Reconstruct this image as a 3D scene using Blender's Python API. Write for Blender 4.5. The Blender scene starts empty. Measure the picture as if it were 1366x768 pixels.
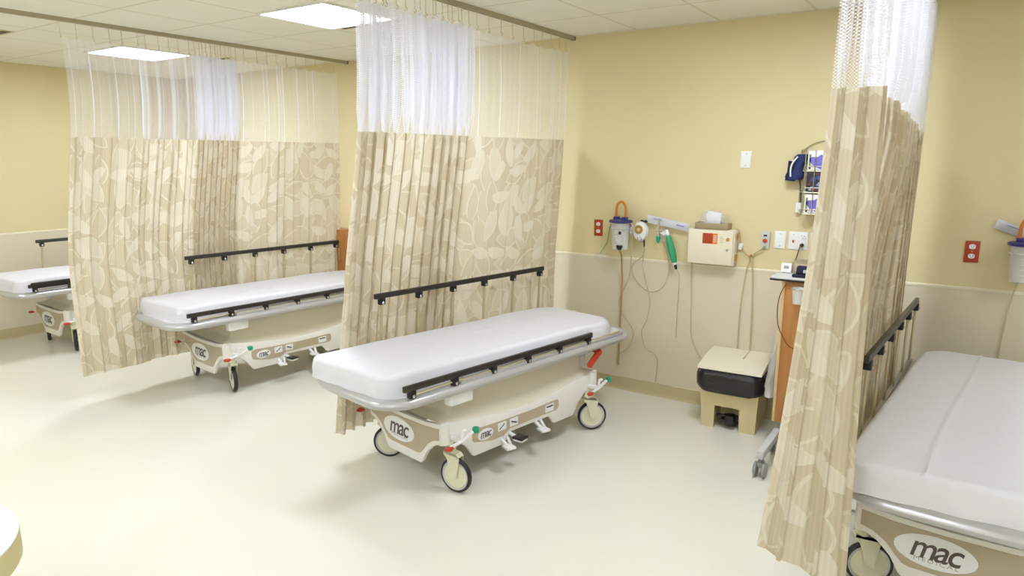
import bpy, bmesh, math, random
from math import pi, sin, cos, radians as R
from mathutils import Vector, Matrix, noise

random.seed(7)
scene = bpy.context.scene
COL = scene.collection

# ------------------------------------------------------------------ helpers
def srgb(r, g, b):
    def f(c):
        c /= 255.0
        return c / 12.92 if c <= .04045 else ((c + .055) / 1.055) ** 2.4
    return (f(r), f(g), f(b), 1.0)

def mat(name, col, rough=.5, metal=0.0, spec=.5, alpha=1.0, trans=0.0, coat=0.0, bump=None):
    m = bpy.data.materials.new(name); m.use_nodes = True
    b = m.node_tree.nodes['Principled BSDF']
    b.inputs['Base Color'].default_value = col
    b.inputs['Roughness'].default_value = rough
    b.inputs['Metallic'].default_value = metal
    b.inputs['Specular IOR Level'].default_value = spec
    b.inputs['Alpha'].default_value = alpha
    b.inputs['Transmission Weight'].default_value = trans
    b.inputs['Coat Weight'].default_value = coat
    if bump:
        nt = m.node_tree
        n = nt.nodes.new('ShaderNodeTexNoise'); n.inputs['Scale'].default_value = bump[0]; n.inputs['Detail'].default_value = 3
        tc = nt.nodes.new('ShaderNodeTexCoord'); nt.links.new(tc.outputs['Object'], n.inputs['Vector'])
        bp = nt.nodes.new('ShaderNodeBump'); bp.inputs['Strength'].default_value = bump[1]; bp.inputs['Distance'].default_value = bump[2]
        nt.links.new(n.outputs['Fac'], bp.inputs['Height']); nt.links.new(bp.outputs['Normal'], b.inputs['Normal'])
    return m

def mottled(name, c1, c2, scale, rough, spec=.4, bump=0.0):
    m = mat(name, c1, rough, 0, spec)
    nt = m.node_tree; b = nt.nodes['Principled BSDF']
    tc = nt.nodes.new('ShaderNodeTexCoord')
    n = nt.nodes.new('ShaderNodeTexNoise'); n.inputs['Scale'].default_value = scale; n.inputs['Detail'].default_value = 5
    mx = nt.nodes.new('ShaderNodeMix'); mx.data_type = 'RGBA'
    mx.inputs[6].default_value = c1; mx.inputs[7].default_value = c2
    nt.links.new(tc.outputs['Object'], n.inputs['Vector']); nt.links.new(n.outputs['Fac'], mx.inputs[0])
    nt.links.new(mx.outputs[2], b.inputs['Base Color'])
    if bump:
        bp = nt.nodes.new('ShaderNodeBump'); bp.inputs['Strength'].default_value = bump; bp.inputs['Distance'].default_value = .002
        nt.links.new(n.outputs['Fac'], bp.inputs['Height']); nt.links.new(bp.outputs['Normal'], b.inputs['Normal'])
    return m

def link_mesh(name, bm, m, parent=None, smooth=35):
    me = bpy.data.meshes.new(name)
    bmesh.ops.recalc_face_normals(bm, faces=bm.faces)
    bm.to_mesh(me); bm.free()
    return link_data(name, me, m, parent, smooth)

def link_data(name, me, m, parent=None, smooth=35):
    if smooth:
        me.polygons.foreach_set('use_smooth', [True] * len(me.polygons))
        me.set_sharp_from_angle(angle=R(smooth))
    o = bpy.data.objects.new(name, me)
    if m: me.materials.append(m)
    COL.objects.link(o)
    if parent: o.parent = parent
    return o

def tag(o, label, cat=None, group=None):
    o['label'] = label
    if cat: o['category'] = cat
    if group: o['group'] = group
    return o

def thing(name, label, cat, loc=(0, 0, 0), rz=0.0, group=None):
    o = bpy.data.objects.new(name, None); o.empty_display_size = .1
    COL.objects.link(o); o.location = loc; o.rotation_euler = (0, 0, rz)
    return tag(o, label, cat, group)

def structure(o):
    o['kind'] = 'structure'; return o

def copy_tree(o, parent=None):
    c = o.copy(); COL.objects.link(c)
    if parent: c.parent = parent
    for ch in list(o.children): copy_tree(ch, c)
    return c

def box(bm, x0, x1, y0, y1, z0, z1, bev=0.0, seg=2, M=None):
    t = bmesh.new()
    vs = [t.verts.new((x, y, z)) for x in (x0, x1) for y in (y0, y1) for z in (z0, z1)]
    for f in ((0, 1, 3, 2), (4, 6, 7, 5), (0, 4, 5, 1), (2, 3, 7, 6), (0, 2, 6, 4), (1, 5, 7, 3)):
        t.faces.new([vs[i] for i in f])
    bmesh.ops.recalc_face_normals(t, faces=t.faces)
    if bev: bmesh.ops.bevel(t, geom=t.edges[:], offset=bev, segments=seg, profile=.5, affect='EDGES')
    merge(bm, t, M)

def merge(bm, t, M=None):
    if M is not None: bmesh.ops.transform(t, matrix=M, verts=t.verts)
    me = bpy.data.meshes.new('tmp'); t.to_mesh(me); t.free()
    bm.from_mesh(me); bpy.data.meshes.remove(me)

def basis_for(d):
    d = d.normalized()
    a = Vector((0, 0, 1)) if abs(d.z) < .9 else Vector((1, 0, 0))
    u = d.cross(a).normalized(); return u, d.cross(u).normalized()

def tube(bm, pts, r, n=10, closed=False, sy=1.0, cap=True):
    pts = [Vector(p) for p in pts]; rings = []
    N = len(pts)
    u = None
    for i, p in enumerate(pts):
        if closed: d = pts[(i + 1) % N] - pts[i - 1]
        else: d = pts[min(i + 1, N - 1)] - pts[max(i - 1, 0)]
        d.normalize()
        if u is None: u, v = basis_for(d)
        else:
            u = (u - d * u.dot(d)).normalized(); v = d.cross(u).normalized()
        rr = r[i] if isinstance(r, (list, tuple)) else r
        rings.append([bm.verts.new(p + u * (rr * cos(2 * pi * k / n)) + v * (rr * sy * sin(2 * pi * k / n))) for k in range(n)])
    for i in range(N if closed else N - 1):
        a, b = rings[i], rings[(i + 1) % N]
        for k in range(n): bm.faces.new((a[k], a[(k + 1) % n], b[(k + 1) % n], b[k]))
    if cap and not closed:
        bm.faces.new(rings[0][::-1]); bm.faces.new(rings[-1])

def smooth_path(pts, sub=6, closed=False):
    P = [Vector(p) for p in pts]; out = []; N = len(P)
    for i in range(N if closed else N - 1):
        if closed: p0, p1, p2, p3 = P[i - 1], P[i], P[(i + 1) % N], P[(i + 2) % N]
        else: p0, p1, p2, p3 = P[max(i - 1, 0)], P[i], P[i + 1], P[min(i + 2, N - 1)]
        for k in range(sub):
            t = k / sub
            out.append(.5 * ((2 * p1) + (p2 - p0) * t + (2 * p0 - 5 * p1 + 4 * p2 - p3) * t * t + (3 * p1 - p0 - 3 * p2 + p3) * t ** 3))
    if not closed: out.append(P[-1])
    return out

def lathe(bm, prof, n=24, M=None):
    """prof: list of (r, z) from bottom to top about local z."""
    t = bmesh.new(); rings = []
    for r, z in prof:
        if r < 1e-5: rings.append([t.verts.new((0, 0, z))])
        else: rings.append([t.verts.new((r * cos(2 * pi * k / n), r * sin(2 * pi * k / n), z)) for k in range(n)])
    for a, b in zip(rings, rings[1:]):
        for k in range(n):
            j = (k + 1) % n
            if len(a) == 1 and len(b) == 1: continue
            if len(a) == 1: t.faces.new((a[0], b[j], b[k]))
            elif len(b) == 1: t.faces.new((a[k], a[j], b[0]))
            else: t.faces.new((a[k], a[j], b[j], b[k]))
    if len(rings[0]) > 1: t.faces.new(rings[0][::-1])
    if len(rings[-1]) > 1: t.faces.new(rings[-1])
    merge(bm, t, M)

def prism(bm, poly, d0, d1, plane='xz', bev=0.0, M=None):
    """polygon in a plane, extruded along the remaining axis between d0 and d1"""
    t = bmesh.new()
    def P(a, b, d):
        return {'xz': (a, d, b), 'yz': (d, a, b), 'xy': (a, b, d)}[plane]
    A = [t.verts.new(P(a, b, d0)) for a, b in poly]; B = [t.verts.new(P(a, b, d1)) for a, b in poly]
    t.faces.new(A); t.faces.new(B[::-1])
    n = len(poly)
    for i in range(n): t.faces.new((A[i], B[i], B[(i + 1) % n], A[(i + 1) % n]))
    bmesh.ops.recalc_face_normals(t, faces=t.faces)
    if bev:
        es = [e for e in t.edges if abs({'xz': 1, 'yz': 0, 'xy': 2}[plane] - 9) and all(len(f.verts) == n or True for f in e.link_faces)
              and any(len(f.verts) == n for f in e.link_faces)]
        bmesh.ops.bevel(t, geom=es, offset=bev, segments=2, profile=.5, affect='EDGES')
    bmesh.ops.triangulate(t, faces=[f for f in t.faces if len(f.verts) > 4])
    merge(bm, t, M)

def rrect(hx, hy, r, n=8, cx=0, cy=0):
    out = []
    for sx, sy, a0 in ((1, 1, 0), (-1, 1, 90), (-1, -1, 180), (1, -1, 270)):
        for k in range(n + 1):
            a = R(a0 + 90 * k / n)
            out.append((cx + sx * (hx - r) + r * cos(a), cy + sy * (hy - r) + r * sin(a)))
    return out

def ellipse(a, b, n=32, cx=0, cy=0):
    return [(cx + a * cos(2 * pi * k / n), cy + b * sin(2 * pi * k / n)) for k in range(n)]

def T(x, y, z): return Matrix.Translation((x, y, z))
def RX(a): return Matrix.Rotation(R(a), 4, 'X')
def RY(a): return Matrix.Rotation(R(a), 4, 'Y')
def RZ(a): return Matrix.Rotation(R(a), 4, 'Z')

def text_bm(body, size, shear=0.0, extrude=.0006, offset=0.0, sx=1.0, spacing=1.0):
    cu = bpy.data.curves.new('letters', 'FONT'); cu.body = body; cu.size = size; cu.shear = shear
    cu.extrude = extrude; cu.offset = offset; cu.align_x = 'CENTER'; cu.align_y = 'CENTER'; cu.space_character = spacing
    o = bpy.data.objects.new('letters', cu); COL.objects.link(o)
    bpy.context.view_layer.update()
    dg = bpy.context.evaluated_depsgraph_get()
    me = o.evaluated_get(dg).to_mesh()
    bm = bmesh.new(); bm.from_mesh(me)
    o.evaluated_get(dg).to_mesh_clear()
    bpy.data.objects.remove(o); bpy.data.curves.remove(cu)
    bmesh.ops.scale(bm, vec=(sx, 1, 1), verts=bm.verts)
    return bm

# ------------------------------------------------------------------ materials
M = {}
M['wall'] = mottled('wall_paint', srgb(221, 206, 160), srgb(224, 210, 165), 3, .55, .3, .05)
M['wainscot'] = mottled('wainscot_sheet', srgb(222, 211, 186), srgb(219, 207, 181), 2, .35, .4)
M['railtrim'] = mat('rail_trim', srgb(235, 226, 200), .4)
M['base'] = mat('cove_base', srgb(200, 184, 142), .4)
M['floor'] = mottled('vinyl_floor', srgb(233, 229, 214), srgb(229, 225, 209), 1.2, .16, .42)
M['track'] = mat('aluminium_track', srgb(176, 166, 138), .42, .25)
M['trackend'] = mat('track_end', srgb(96, 84, 52), .5)
M['hook'] = mat('hook_nylon', srgb(214, 200, 164), .4, .1)
M['cream'] = mat('cream_shell', srgb(238, 234, 225), .34)
M['pedestal'] = mat('pedestal_shell', srgb(222, 213, 192), .42)
M['tan'] = mat('tan_decal', srgb(186, 170, 144), .38)
M['white'] = mat('white_plastic', srgb(240, 240, 238), .35)
M['frame'] = mat('bumper_grey', srgb(192, 191, 190), .28, .3)
M['deck'] = mat('deck_white', srgb(232, 232, 232), .4)
M['sheet'] = mat('white_sheet', srgb(227, 226, 230), .85, 0, .15, bump=(26, .25, .004))
M['black'] = mat('black_plastic', srgb(26, 24, 24), .35)
M['barmetal'] = mat('bronze_bar', srgb(76, 73, 71), .34, .8)
M['post'] = mat('beige_post', srgb(196, 182, 146), .35, .35)
M['chrome'] = mat('chrome', srgb(215, 215, 215), .15, .9)
M['tyre'] = mat('tyre_rubber', srgb(38, 36, 34), .55)
M['disc'] = mat('wheel_disc', srgb(228, 224, 196), .35)
M['ring'] = mat('wheel_ring', srgb(206, 206, 204), .25, .5)
M['red'] = mat('red_plastic', srgb(196, 62, 40), .4)
M['green'] = mat('green_plastic', srgb(30, 160, 120), .4)
M['ink'] = mat('logo_ink', srgb(92, 78, 74), .5)
M['faintink'] = mat('faint_ink', srgb(178, 168, 152), .5)
M['redbrown'] = mat('red_outlet_plate', srgb(176, 62, 28), .4)
M['dark'] = mat('dark_slot', srgb(40, 34, 28), .6)
M['blue'] = mat('blue_lid', srgb(52, 50, 120), .35)
M['clear'] = mat('clear_plastic', srgb(246, 246, 240), .3, 0, .4, .42)
M['clearer'] = mat('clear_film', srgb(248, 248, 246), .15, 0, .6, .16)
M['tubing'] = mat('clear_tubing', srgb(222, 210, 176), .3, 0, .5, .6)
M['orange'] = mat('orange_hose', srgb(206, 122, 40), .4)
M['tantube'] = mat('tan_tube', srgb(176, 144, 88), .45)
M['cord'] = mat('beige_cord', srgb(208, 190, 146), .5)
M['blackcord'] = mat('dark_cord', srgb(96, 76, 44), .5)
M['browncord'] = mat('brown_cord', srgb(110, 50, 30), .5)
M['gauge'] = mat('gauge_face', srgb(168, 128, 74), .3)
M['brass'] = mat('brass', srgb(200, 160, 90), .3, .6)
M['cabinet'] = mat('cabinet_enamel', srgb(232, 222, 196), .4)
M['traymetal'] = mat('tray_metal', srgb(168, 152, 122), .35, .5)
M['orangelabel'] = mat('orange_label', srgb(226, 128, 44), .5)
M['paper'] = mat('paper', srgb(240, 240, 246), .7)
M['blueprint'] = mat('blue_print', srgb(140, 150, 200), .6)
M['handgreen'] = mat('green_handset', srgb(52, 160, 110), .4)
M['navy'] = mat('navy_nylon', srgb(34, 44, 96), .75)
M['navydark'] = mat('navy_dark', srgb(22, 22, 52), .8)
M['wire'] = mat('wire_chrome', srgb(186, 178, 156), .3, .7)
M['violet'] = mat('violet_print', srgb(120, 112, 206), .6)
M['greenprint'] = mat('green_print', srgb(120, 160, 80), .6)
M['boxdark'] = mat('dark_print', srgb(52, 48, 60), .6)
M['binbody'] = mat('bin_plastic', srgb(216, 198, 152), .45)
M['binlid'] = mat('bin_lid', srgb(236, 228, 204), .4)
M['bag'] = mat('black_bag', srgb(22, 20, 24), .28, 0, .6, bump=(30, .5, .012))
M['greycast'] = mat('grey_caster', srgb(150, 152, 148), .4)
M['lightgrey'] = mat('light_grey', srgb(200, 202, 198), .4)
M['counterside'] = mat('counter_side', srgb(206, 194, 140), .5)
M['countertop'] = mat('counter_top', srgb(238, 238, 234), .4)
M['slot'] = mat('vent_slot', srgb(84, 72, 44), .6)
M['ventframe'] = mat('vent_frame', srgb(214, 204, 170), .5)
M['lightframe'] = mat('light_frame', srgb(232, 230, 220), .5)

# wood
def wood():
    m = mat('orange_wood', srgb(196, 132, 62), .4)
    nt = m.node_tree; b = nt.nodes['Principled BSDF']
    tc = nt.nodes.new('ShaderNodeTexCoord'); mp = nt.nodes.new('ShaderNodeMapping')
    mp.inputs['Scale'].default_value = (14, 14, 1.2)
    n = nt.nodes.new('ShaderNodeTexNoise'); n.inputs['Scale'].default_value = 3; n.inputs['Detail'].default_value = 6
    mx = nt.nodes.new('ShaderNodeMix'); mx.data_type = 'RGBA'
    mx.inputs[6].default_value = srgb(168, 108, 52); mx.inputs[7].default_value = srgb(190, 136, 76)
    nt.links.new(tc.outputs['Object'], mp.inputs['Vector']); nt.links.new(mp.outputs['Vector'], n.inputs['Vector'])
    nt.links.new(n.outputs['Fac'], mx.inputs[0]); nt.links.new(mx.outputs[2], b.inputs['Base Color'])
    return m
M['wood'] = wood()
M['woodedge'] = mat('wood_edge', srgb(214, 184, 132), .45)

def patch_print():
    m = mat('patch_print', srgb(50, 46, 60), .6)
    nt = m.node_tree; b = nt.nodes['Principled BSDF']
    tc = nt.nodes.new('ShaderNodeTexCoord'); v = nt.nodes.new('ShaderNodeTexVoronoi'); v.inputs['Scale'].default_value = 34; v.distance = 'CHEBYCHEV'
    sp = nt.nodes.new('ShaderNodeSeparateColor'); r = nt.nodes.new('ShaderNodeValToRGB'); r.color_ramp.interpolation = 'CONSTANT'
    e = r.color_ramp.elements; e[0].color = srgb(44, 40, 52); e[1].position = .5; e[1].color = srgb(70, 74, 130)
    for p, c in ((.66, (210, 210, 214)), (.82, (120, 60, 44)), (.9, (150, 160, 190))): e.new(p).color = srgb(*c)
    nt.links.new(tc.outputs['Object'], v.inputs['Vector']); nt.links.new(v.outputs['Color'], sp.inputs[0]); nt.links.new(sp.outputs[0], r.inputs[0])
    nt.links.new(r.outputs[0], b.inputs['Base Color'])
    return m
M['patchprint'] = patch_print()

# lamp lens
def lens():
    m = bpy.data.materials.new('lamp_lens'); m.use_nodes = True
    nt = m.node_tree; nt.nodes.clear()
    out = nt.nodes.new('ShaderNodeOutputMaterial'); e = nt.nodes.new('ShaderNodeEmission')
    e.inputs['Color'].default_value = (0.85, 0.93, 1.07, 1); e.inputs['Strength'].default_value = 27.0
    nt.links.new(e.outputs[0], out.inputs['Surface'])
    return m
M['lens'] = lens()

# ceiling tile: 2 ft grid of T-bars drawn in the surface
TILE = .6096
def ceiling_mat():
    m = mat('ceiling_tile', srgb(236, 232, 216), .85, 0, .1)
    nt = m.node_tree; b = nt.nodes['Principled BSDF']; L = nt.links
    tc = nt.nodes.new('ShaderNodeTexCoord'); sp = nt.nodes.new('ShaderNodeSeparateXYZ')
    L.new(tc.outputs['Object'], sp.inputs[0])
    def math_(op, a, bb, clamp=False):
        n = nt.nodes.new('ShaderNodeMath'); n.operation = op; n.use_clamp = clamp
        for i, v in enumerate((a, bb)):
            if v is None: continue
            if isinstance(v, (int, float)): n.inputs[i].default_value = v
            else: L.new(v, n.inputs[i])
        return n.outputs[0]
    ds = []
    for k, off in ((0, -2.155), (1, -1.86)):
        a = math_('ADD', sp.outputs[k], -off + TILE * 40)
        a = math_('MODULO', a, TILE)
        a = math_('SUBTRACT', a, TILE / 2); a = math_('ABSOLUTE', a, None)
        ds.append(math_('GREATER_THAN', a, TILE / 2 - .010))
    bar = math_('MAXIMUM', ds[0], ds[1])
    n = nt.nodes.new('ShaderNodeTexNoise'); n.inputs['Scale'].default_value = 120; n.inputs['Detail'].default_value = 3
    L.new(tc.outputs['Object'], n.inputs['Vector'])
    ramp = nt.nodes.new('ShaderNodeMix'); ramp.data_type = 'RGBA'
    ramp.inputs[6].default_value = srgb(232, 227, 212); ramp.inputs[7].default_value = srgb(240, 236, 224)
    L.new(n.outputs['Fac'], ramp.inputs[0])
    mx = nt.nodes.new('ShaderNodeMix'); mx.data_type = 'RGBA'
    L.new(bar, mx.inputs[0]); L.new(ramp.outputs[2], mx.inputs[6]); mx.inputs[7].default_value = srgb(220, 213, 190)
    L.new(mx.outputs[2], b.inputs['Base Color'])
    return m
M['ceiling'] = ceiling_mat()

# curtain cloth with a leaf pattern and fine stripes (UV in metres)
def fabric_mat():
    m = bpy.data.materials.new('leaf_curtain_fabric'); m.use_nodes = True
    nt = m.node_tree; nt.nodes.clear(); L = nt.links; N = nt.nodes.new
    out = N('ShaderNodeOutputMaterial')
    uv = N('ShaderNodeTexCoord')
    def vec(op, *ins, scale=None):
        n = N('ShaderNodeVectorMath'); n.operation = op
        for i, v in enumerate(ins):
            if isinstance(v, tuple): n.inputs[i].default_value = v
            else: L.new(v, n.inputs[i])
        if scale is not None: n.inputs['Scale'].default_value = scale
        return n.outputs[0]
    def mm(op, p, q=None):
        n = N('ShaderNodeMath'); n.operation = op
        for i, v in enumerate((p, q)):
            if v is None: continue
            if isinstance(v, (int, float)): n.inputs[i].default_value = v
            else: L.new(v, n.inputs[i])
        return n.outputs[0]
    def leaves(scale, off, half_l, half_w, tilt):
        """lens-shaped leaves, one per cell, each turned its own way: returns (inside 0..1 distance field, random)"""
        P_ = vec('ADD', uv.outputs['UV'], off)
        v = N('ShaderNodeTexVoronoi'); v.voronoi_dimensions = '2D'; v.inputs['Scale'].default_value = scale; v.inputs['Randomness'].default_value = .62
        L.new(P_, v.inputs['Vector'])
        d = vec('SUBTRACT', P_, v.outputs['Position'])
        sc_ = N('ShaderNodeSeparateColor'); L.new(v.outputs['Color'], sc_.inputs[0])
        ang = mm('ADD', mm('MULTIPLY', sc_.outputs[0], 2.6), tilt)
        ro = N('ShaderNodeVectorRotate'); ro.rotation_type = 'Z_AXIS'; L.new(d, ro.inputs['Vector']); L.new(ang, ro.inputs['Angle'])
        sp = N('ShaderNodeSeparateXYZ'); L.new(ro.outputs[0], sp.inputs[0])
        x = mm('DIVIDE', sp.outputs[0], half_l)
        y = mm('DIVIDE', mm('ABSOLUTE', mm('ADD', sp.outputs[1], mm('MULTIPLY', mm('MULTIPLY', x, x), .018))), half_w)
        f = mm('SUBTRACT', mm('SUBTRACT', 1, mm('MULTIPLY', x, x)), y)
        return f, sc_.outputs[1], y
    def mixc(fac, c1, c2):
        n = N('ShaderNodeMix'); n.data_type = 'RGBA'
        L.new(fac, n.inputs[0])
        for i, c in ((6, c1), (7, c2)):
            if isinstance(c, tuple): n.inputs[i].default_value = c
            else: L.new(c, n.inputs[i])
        return n.outputs[2]
    fa, ra, ya = leaves(4.7, (0, 0, 0), .132, .064, .3)
    fb, rb, yb = leaves(4.3, (3.31, 1.77, 0), .145, .070, 1.1)
    fc, rc_, yc = leaves(5.3, (7.13, 4.41, 0), .115, .042, 2.0)
    ground = srgb(220, 206, 178)
    c = mixc(mm('MULTIPLY', mm('GREATER_THAN', fb, 0), .9), ground, srgb(227, 215, 190))
    rim_b = mm('MULTIPLY', mm('GREATER_THAN', fb, -.10), mm('LESS_THAN', fb, .10))
    c = mixc(mm('MULTIPLY', rim_b, .8), c, srgb(236, 227, 207))
    c = mixc(mm('GREATER_THAN', fa, 0), c, mixc(mm('GREATER_THAN', ra, .55), srgb(222, 209, 182), srgb(233, 223, 202)))
    rim_a = mm('MULTIPLY', mm('GREATER_THAN', fa, -.09), mm('LESS_THAN', fa, .09))
    c = mixc(mm('MULTIPLY', rim_a, .85), c, srgb(238, 230, 211))
    c = mixc(mm('MULTIPLY', mm('GREATER_THAN', fc, 0), mm('GREATER_THAN', rc_, .35)), c, srgb(237, 228, 209))
    class _o: pass
    mx = _o(); mx.outputs = {2: c}
    # fine woven stripes
    sep = N('ShaderNodeSeparateXYZ'); L.new(uv.outputs['UV'], sep.inputs[0])
    s1 = N('ShaderNodeMath'); s1.operation = 'MULTIPLY'; s1.inputs[1].default_value = 2 * pi / .016
    L.new(sep.outputs[0], s1.inputs[0])
    s2 = N('ShaderNodeMath'); s2.operation = 'SINE'; L.new(s1.outputs[0], s2.inputs[0])
    s3 = N('ShaderNodeMapRange'); s3.inputs[1].default_value = -1; s3.inputs[2].default_value = 1
    s3.inputs[3].default_value = .95; s3.inputs[4].default_value = 1.02
    L.new(s2.outputs[0], s3.inputs[0])
    vm = N('ShaderNodeVectorMath'); vm.operation = 'SCALE'
    L.new(mx.outputs[2], vm.inputs[0]); L.new(s3.outputs[0], vm.inputs['Scale'])
    b = N('ShaderNodeBsdfPrincipled'); b.inputs['Roughness'].default_value = .8; b.inputs['Specular IOR Level'].default_value = .2
    L.new(vm.outputs[0], b.inputs['Base Color'])
    tr = N('ShaderNodeBsdfTranslucent'); L.new(vm.outputs[0], tr.inputs['Color'])
    mix = N('ShaderNodeMixShader'); mix.inputs[0].default_value = .36
    L.new(b.outputs[0], mix.inputs[1]); L.new(tr.outputs[0], mix.inputs[2]); L.new(mix.outputs[0], out.inputs['Surface'])
    return m
M['fabric'] = fabric_mat()

# white nylon netting: real holes on a diagonal lattice (UV in metres)
def net_mat():
    m = bpy.data.materials.new('white_nylon_net'); m.use_nodes = True
    nt = m.node_tree; nt.nodes.clear(); L = nt.links; N = nt.nodes.new
    out = N('ShaderNodeOutputMaterial'); uv = N('ShaderNodeTexCoord'); sep = N('ShaderNodeSeparateXYZ')
    L.new(uv.outputs['UV'], sep.inputs[0])
    def mm(op, a, b=None):
        n = N('ShaderNodeMath'); n.operation = op
        for i, v in enumerate((a, b)):
            if v is None: continue
            if isinstance(v, (int, float)): n.inputs[i].default_value = v
            else: L.new(v, n.inputs[i])
        return n.outputs[0]
    k = 2 * pi / .011
    a = mm('SINE', mm('MULTIPLY', mm('ADD', sep.outputs[0], sep.outputs[1]), k * .5))
    b = mm('SINE', mm('MULTIPLY', mm('SUBTRACT', sep.outputs[0], sep.outputs[1]), k * .5))
    hole = mm('GREATER_THAN', mm('ABSOLUTE', mm('MULTIPLY', a, b)), .19)
    seam = mm('LESS_THAN', mm('MODULO', mm('ADD', sep.outputs[0], .05), .24), .006)
    hole = mm('MULTIPLY', hole, mm('SUBTRACT', 1, seam))
    tp = N('ShaderNodeBsdfTransparent')
    df = N('ShaderNodeBsdfDiffuse'); df.inputs['Color'].default_value = srgb(248, 248, 252)
    tl = N('ShaderNodeBsdfTranslucent'); tl.inputs['Color'].default_value = srgb(248, 248, 252)
    m1 = N('ShaderNodeMixShader'); m1.inputs[0].default_value = .45
    L.new(df.outputs[0], m1.inputs[1]); L.new(tl.outputs[0], m1.inputs[2])
    m2 = N('ShaderNodeMixShader'); L.new(hole, m2.inputs[0]); L.new(m1.outputs[0], m2.inputs[1]); L.new(tp.outputs[0], m2.inputs[2])
    L.new(m2.outputs[0], out.inputs['Surface'])
    return m
M['net'] = net_mat()

# ------------------------------------------------------------------ camera
CAM = Vector((0.0, -4.8677, 1.8315))
yaw, pitch, roll, fpx = -0.58927, 0.188915, 0.001726, 911.16
F = Vector((sin(yaw) * cos(pitch), cos(yaw) * cos(pitch), -sin(pitch)))
rt = Vector((cos(yaw), -sin(yaw), 0)); up = rt.cross(F)
r2 = cos(roll) * rt + sin(roll) * up; u2 = -sin(roll) * rt + cos(roll) * up
cd = bpy.data.cameras.new('camera'); cam = bpy.data.objects.new('camera', cd); COL.objects.link(cam)
mw = Matrix((r2, u2, -F)).transposed().to_4x4(); mw.translation = CAM
cam.matrix_world = mw
cd.sensor_width = 36; cd.lens = fpx / 1366 * 36; cd.clip_start = .05
scene.camera = cam

# ------------------------------------------------------------------ the room
H = 2.744; XL = -8.047; XR = 4.6; YF = -8.2; RAIL = 1.065
T0, T1, T2 = -.31, -2.681, -5.177

def slab(name, *a, m, bev=0): 
    bm = bmesh.new(); box(bm, *a, bev=bev); return structure(link_mesh(name, bm, m, smooth=0))
slab('floor', XL - .1, XR + .1, YF - .1, .1, -.1, 0, m=M['floor'])
slab('ceiling', XL - .1, XR + .1, YF - .1, .1, H, H + .1, m=M['ceiling'])
slab('wall_back', XL - .1, XR + .1, 0, .1, 0, H, m=M['wall'])
slab('wall_left', XL - .1, XL, YF, 0, 0, H, m=M['wall'])
slab('wall_right', XR, XR + .1, YF, 0, 0, H, m=M['wall'])
slab('wall_front', XL, XR, YF - .1, YF, 0, H, m=M['wall'])
def strip(name, prof, axis, m):
    """wall-hugging strip: prof is (distance from wall, z)"""
    bm = bmesh.new()
    if axis == 'back': prism(bm, [(-d, z) for d, z in prof], XL, XR, 'yz')
    else: prism(bm, [(XL + d, z) for d, z in prof], YF, 0, 'xz')
    return structure(link_mesh(name, bm, m, smooth=0))
wains = [(0, .1), (.006, .1), (.006, RAIL - .004), (0, RAIL - .004)]
rail = [(0, RAIL - .010), (.010, RAIL - .010), (.011, RAIL + .002), (.007, RAIL + .008), (0, RAIL + .008)]
cove = [(0, 0), (.022, 0), (.012, .012), (.009, .03), (.009, .102), (.005, .106), (0, .106)]
strip('trim_1', wains, 'back', M['wainscot']); strip('trim_2', wains, 'left', M['wainscot'])
strip('trim_3', rail, 'back', M['railtrim']); strip('trim_4', rail, 'left', M['railtrim'])
strip('baseboard_back', cove, 'back', M['base']); strip('baseboard_left', cove, 'left', M['base'])

# ------------------------------------------------------------------ ceiling lights and vents
def make_light(label, x, y, s=.6096):
    t = thing('ceiling_light', label, 'ceiling light', (x, y, H), 0, 'square ceiling lights')
    bm = bmesh.new(); h = s / 2
    for a in ((-h, h, -h, -h + .018), (-h, h, h - .018, h), (-h, -h + .018, -h + .018, h - .018), (h - .018, h, -h + .018, h - .018)):
        box(bm, a[0], a[1], a[2], a[3], -.012, 0)
    link_mesh('lamp_frame', bm, M['lightframe'], t, 0)
    bm = bmesh.new(); box(bm, -h + .018, h - .018, -h + .018, h - .018, -.008, -.001)
    link_mesh('diffuser', bm, M['lens'], t, 0)
    return t
make_light('square ceiling light seen in front of the middle curtain netting, the larger lit panel', -3.645, -1.60, .63)
make_light('square ceiling light seen through the netting of the far left curtain', -6.35, -1.40, .64)
for i, (x, y) in enumerate(((-.85, -1.55), (1.95, -1.55), (-3.65, -4.65), (-6.35, -4.65), (-.6, -5.3), (1.95, -4.8), (-3.65, -7.0), (-.6, -7.2))):
    make_light(('ceiling light over the bay with the wall equipment', 'ceiling light over the nearest bay at right',
                'ceiling light over the open floor, middle of the walkway', 'ceiling light over the open floor at the left wall',
                'ceiling light almost overhead of the viewpoint', 'ceiling light over the walkway at right',
                'ceiling light behind the viewpoint at left', 'ceiling light directly behind the viewpoint')[i], x, y)

def make_vent(label, x, y, w, d):
    t = thing('ceiling_vent', label, 'vent', (x, y, H), 0, 'slot vents in the ceiling')
    bm = bmesh.new()
    for a in ((-w, w, -d, -d + .012), (-w, w, d - .012, d), (-w, -w + .012, -d + .012, d - .012), (w - .012, w, -d + .012, d - .012)):
        box(bm, *a, -.006, 0)
    link_mesh('vent_frame', bm, M['ventframe'], t, 0)
    bm = bmesh.new(); box(bm, -w + .012, w - .012, -d + .012, d - .012, -.003, -.0005)
    link_mesh('slot', bm, M['slot'], t, 0)
make_vent('narrow ceiling slot vent beside the larger lit panel', -3.62, -1.235, .30, .035)
make_vent('narrow ceiling slot vent behind the far left curtain netting', -6.1, -.78, .20, .04)
make_vent('narrow ceiling slot vent at the far left edge of the photo', -6.25, -2.53, .22, .045)

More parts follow.
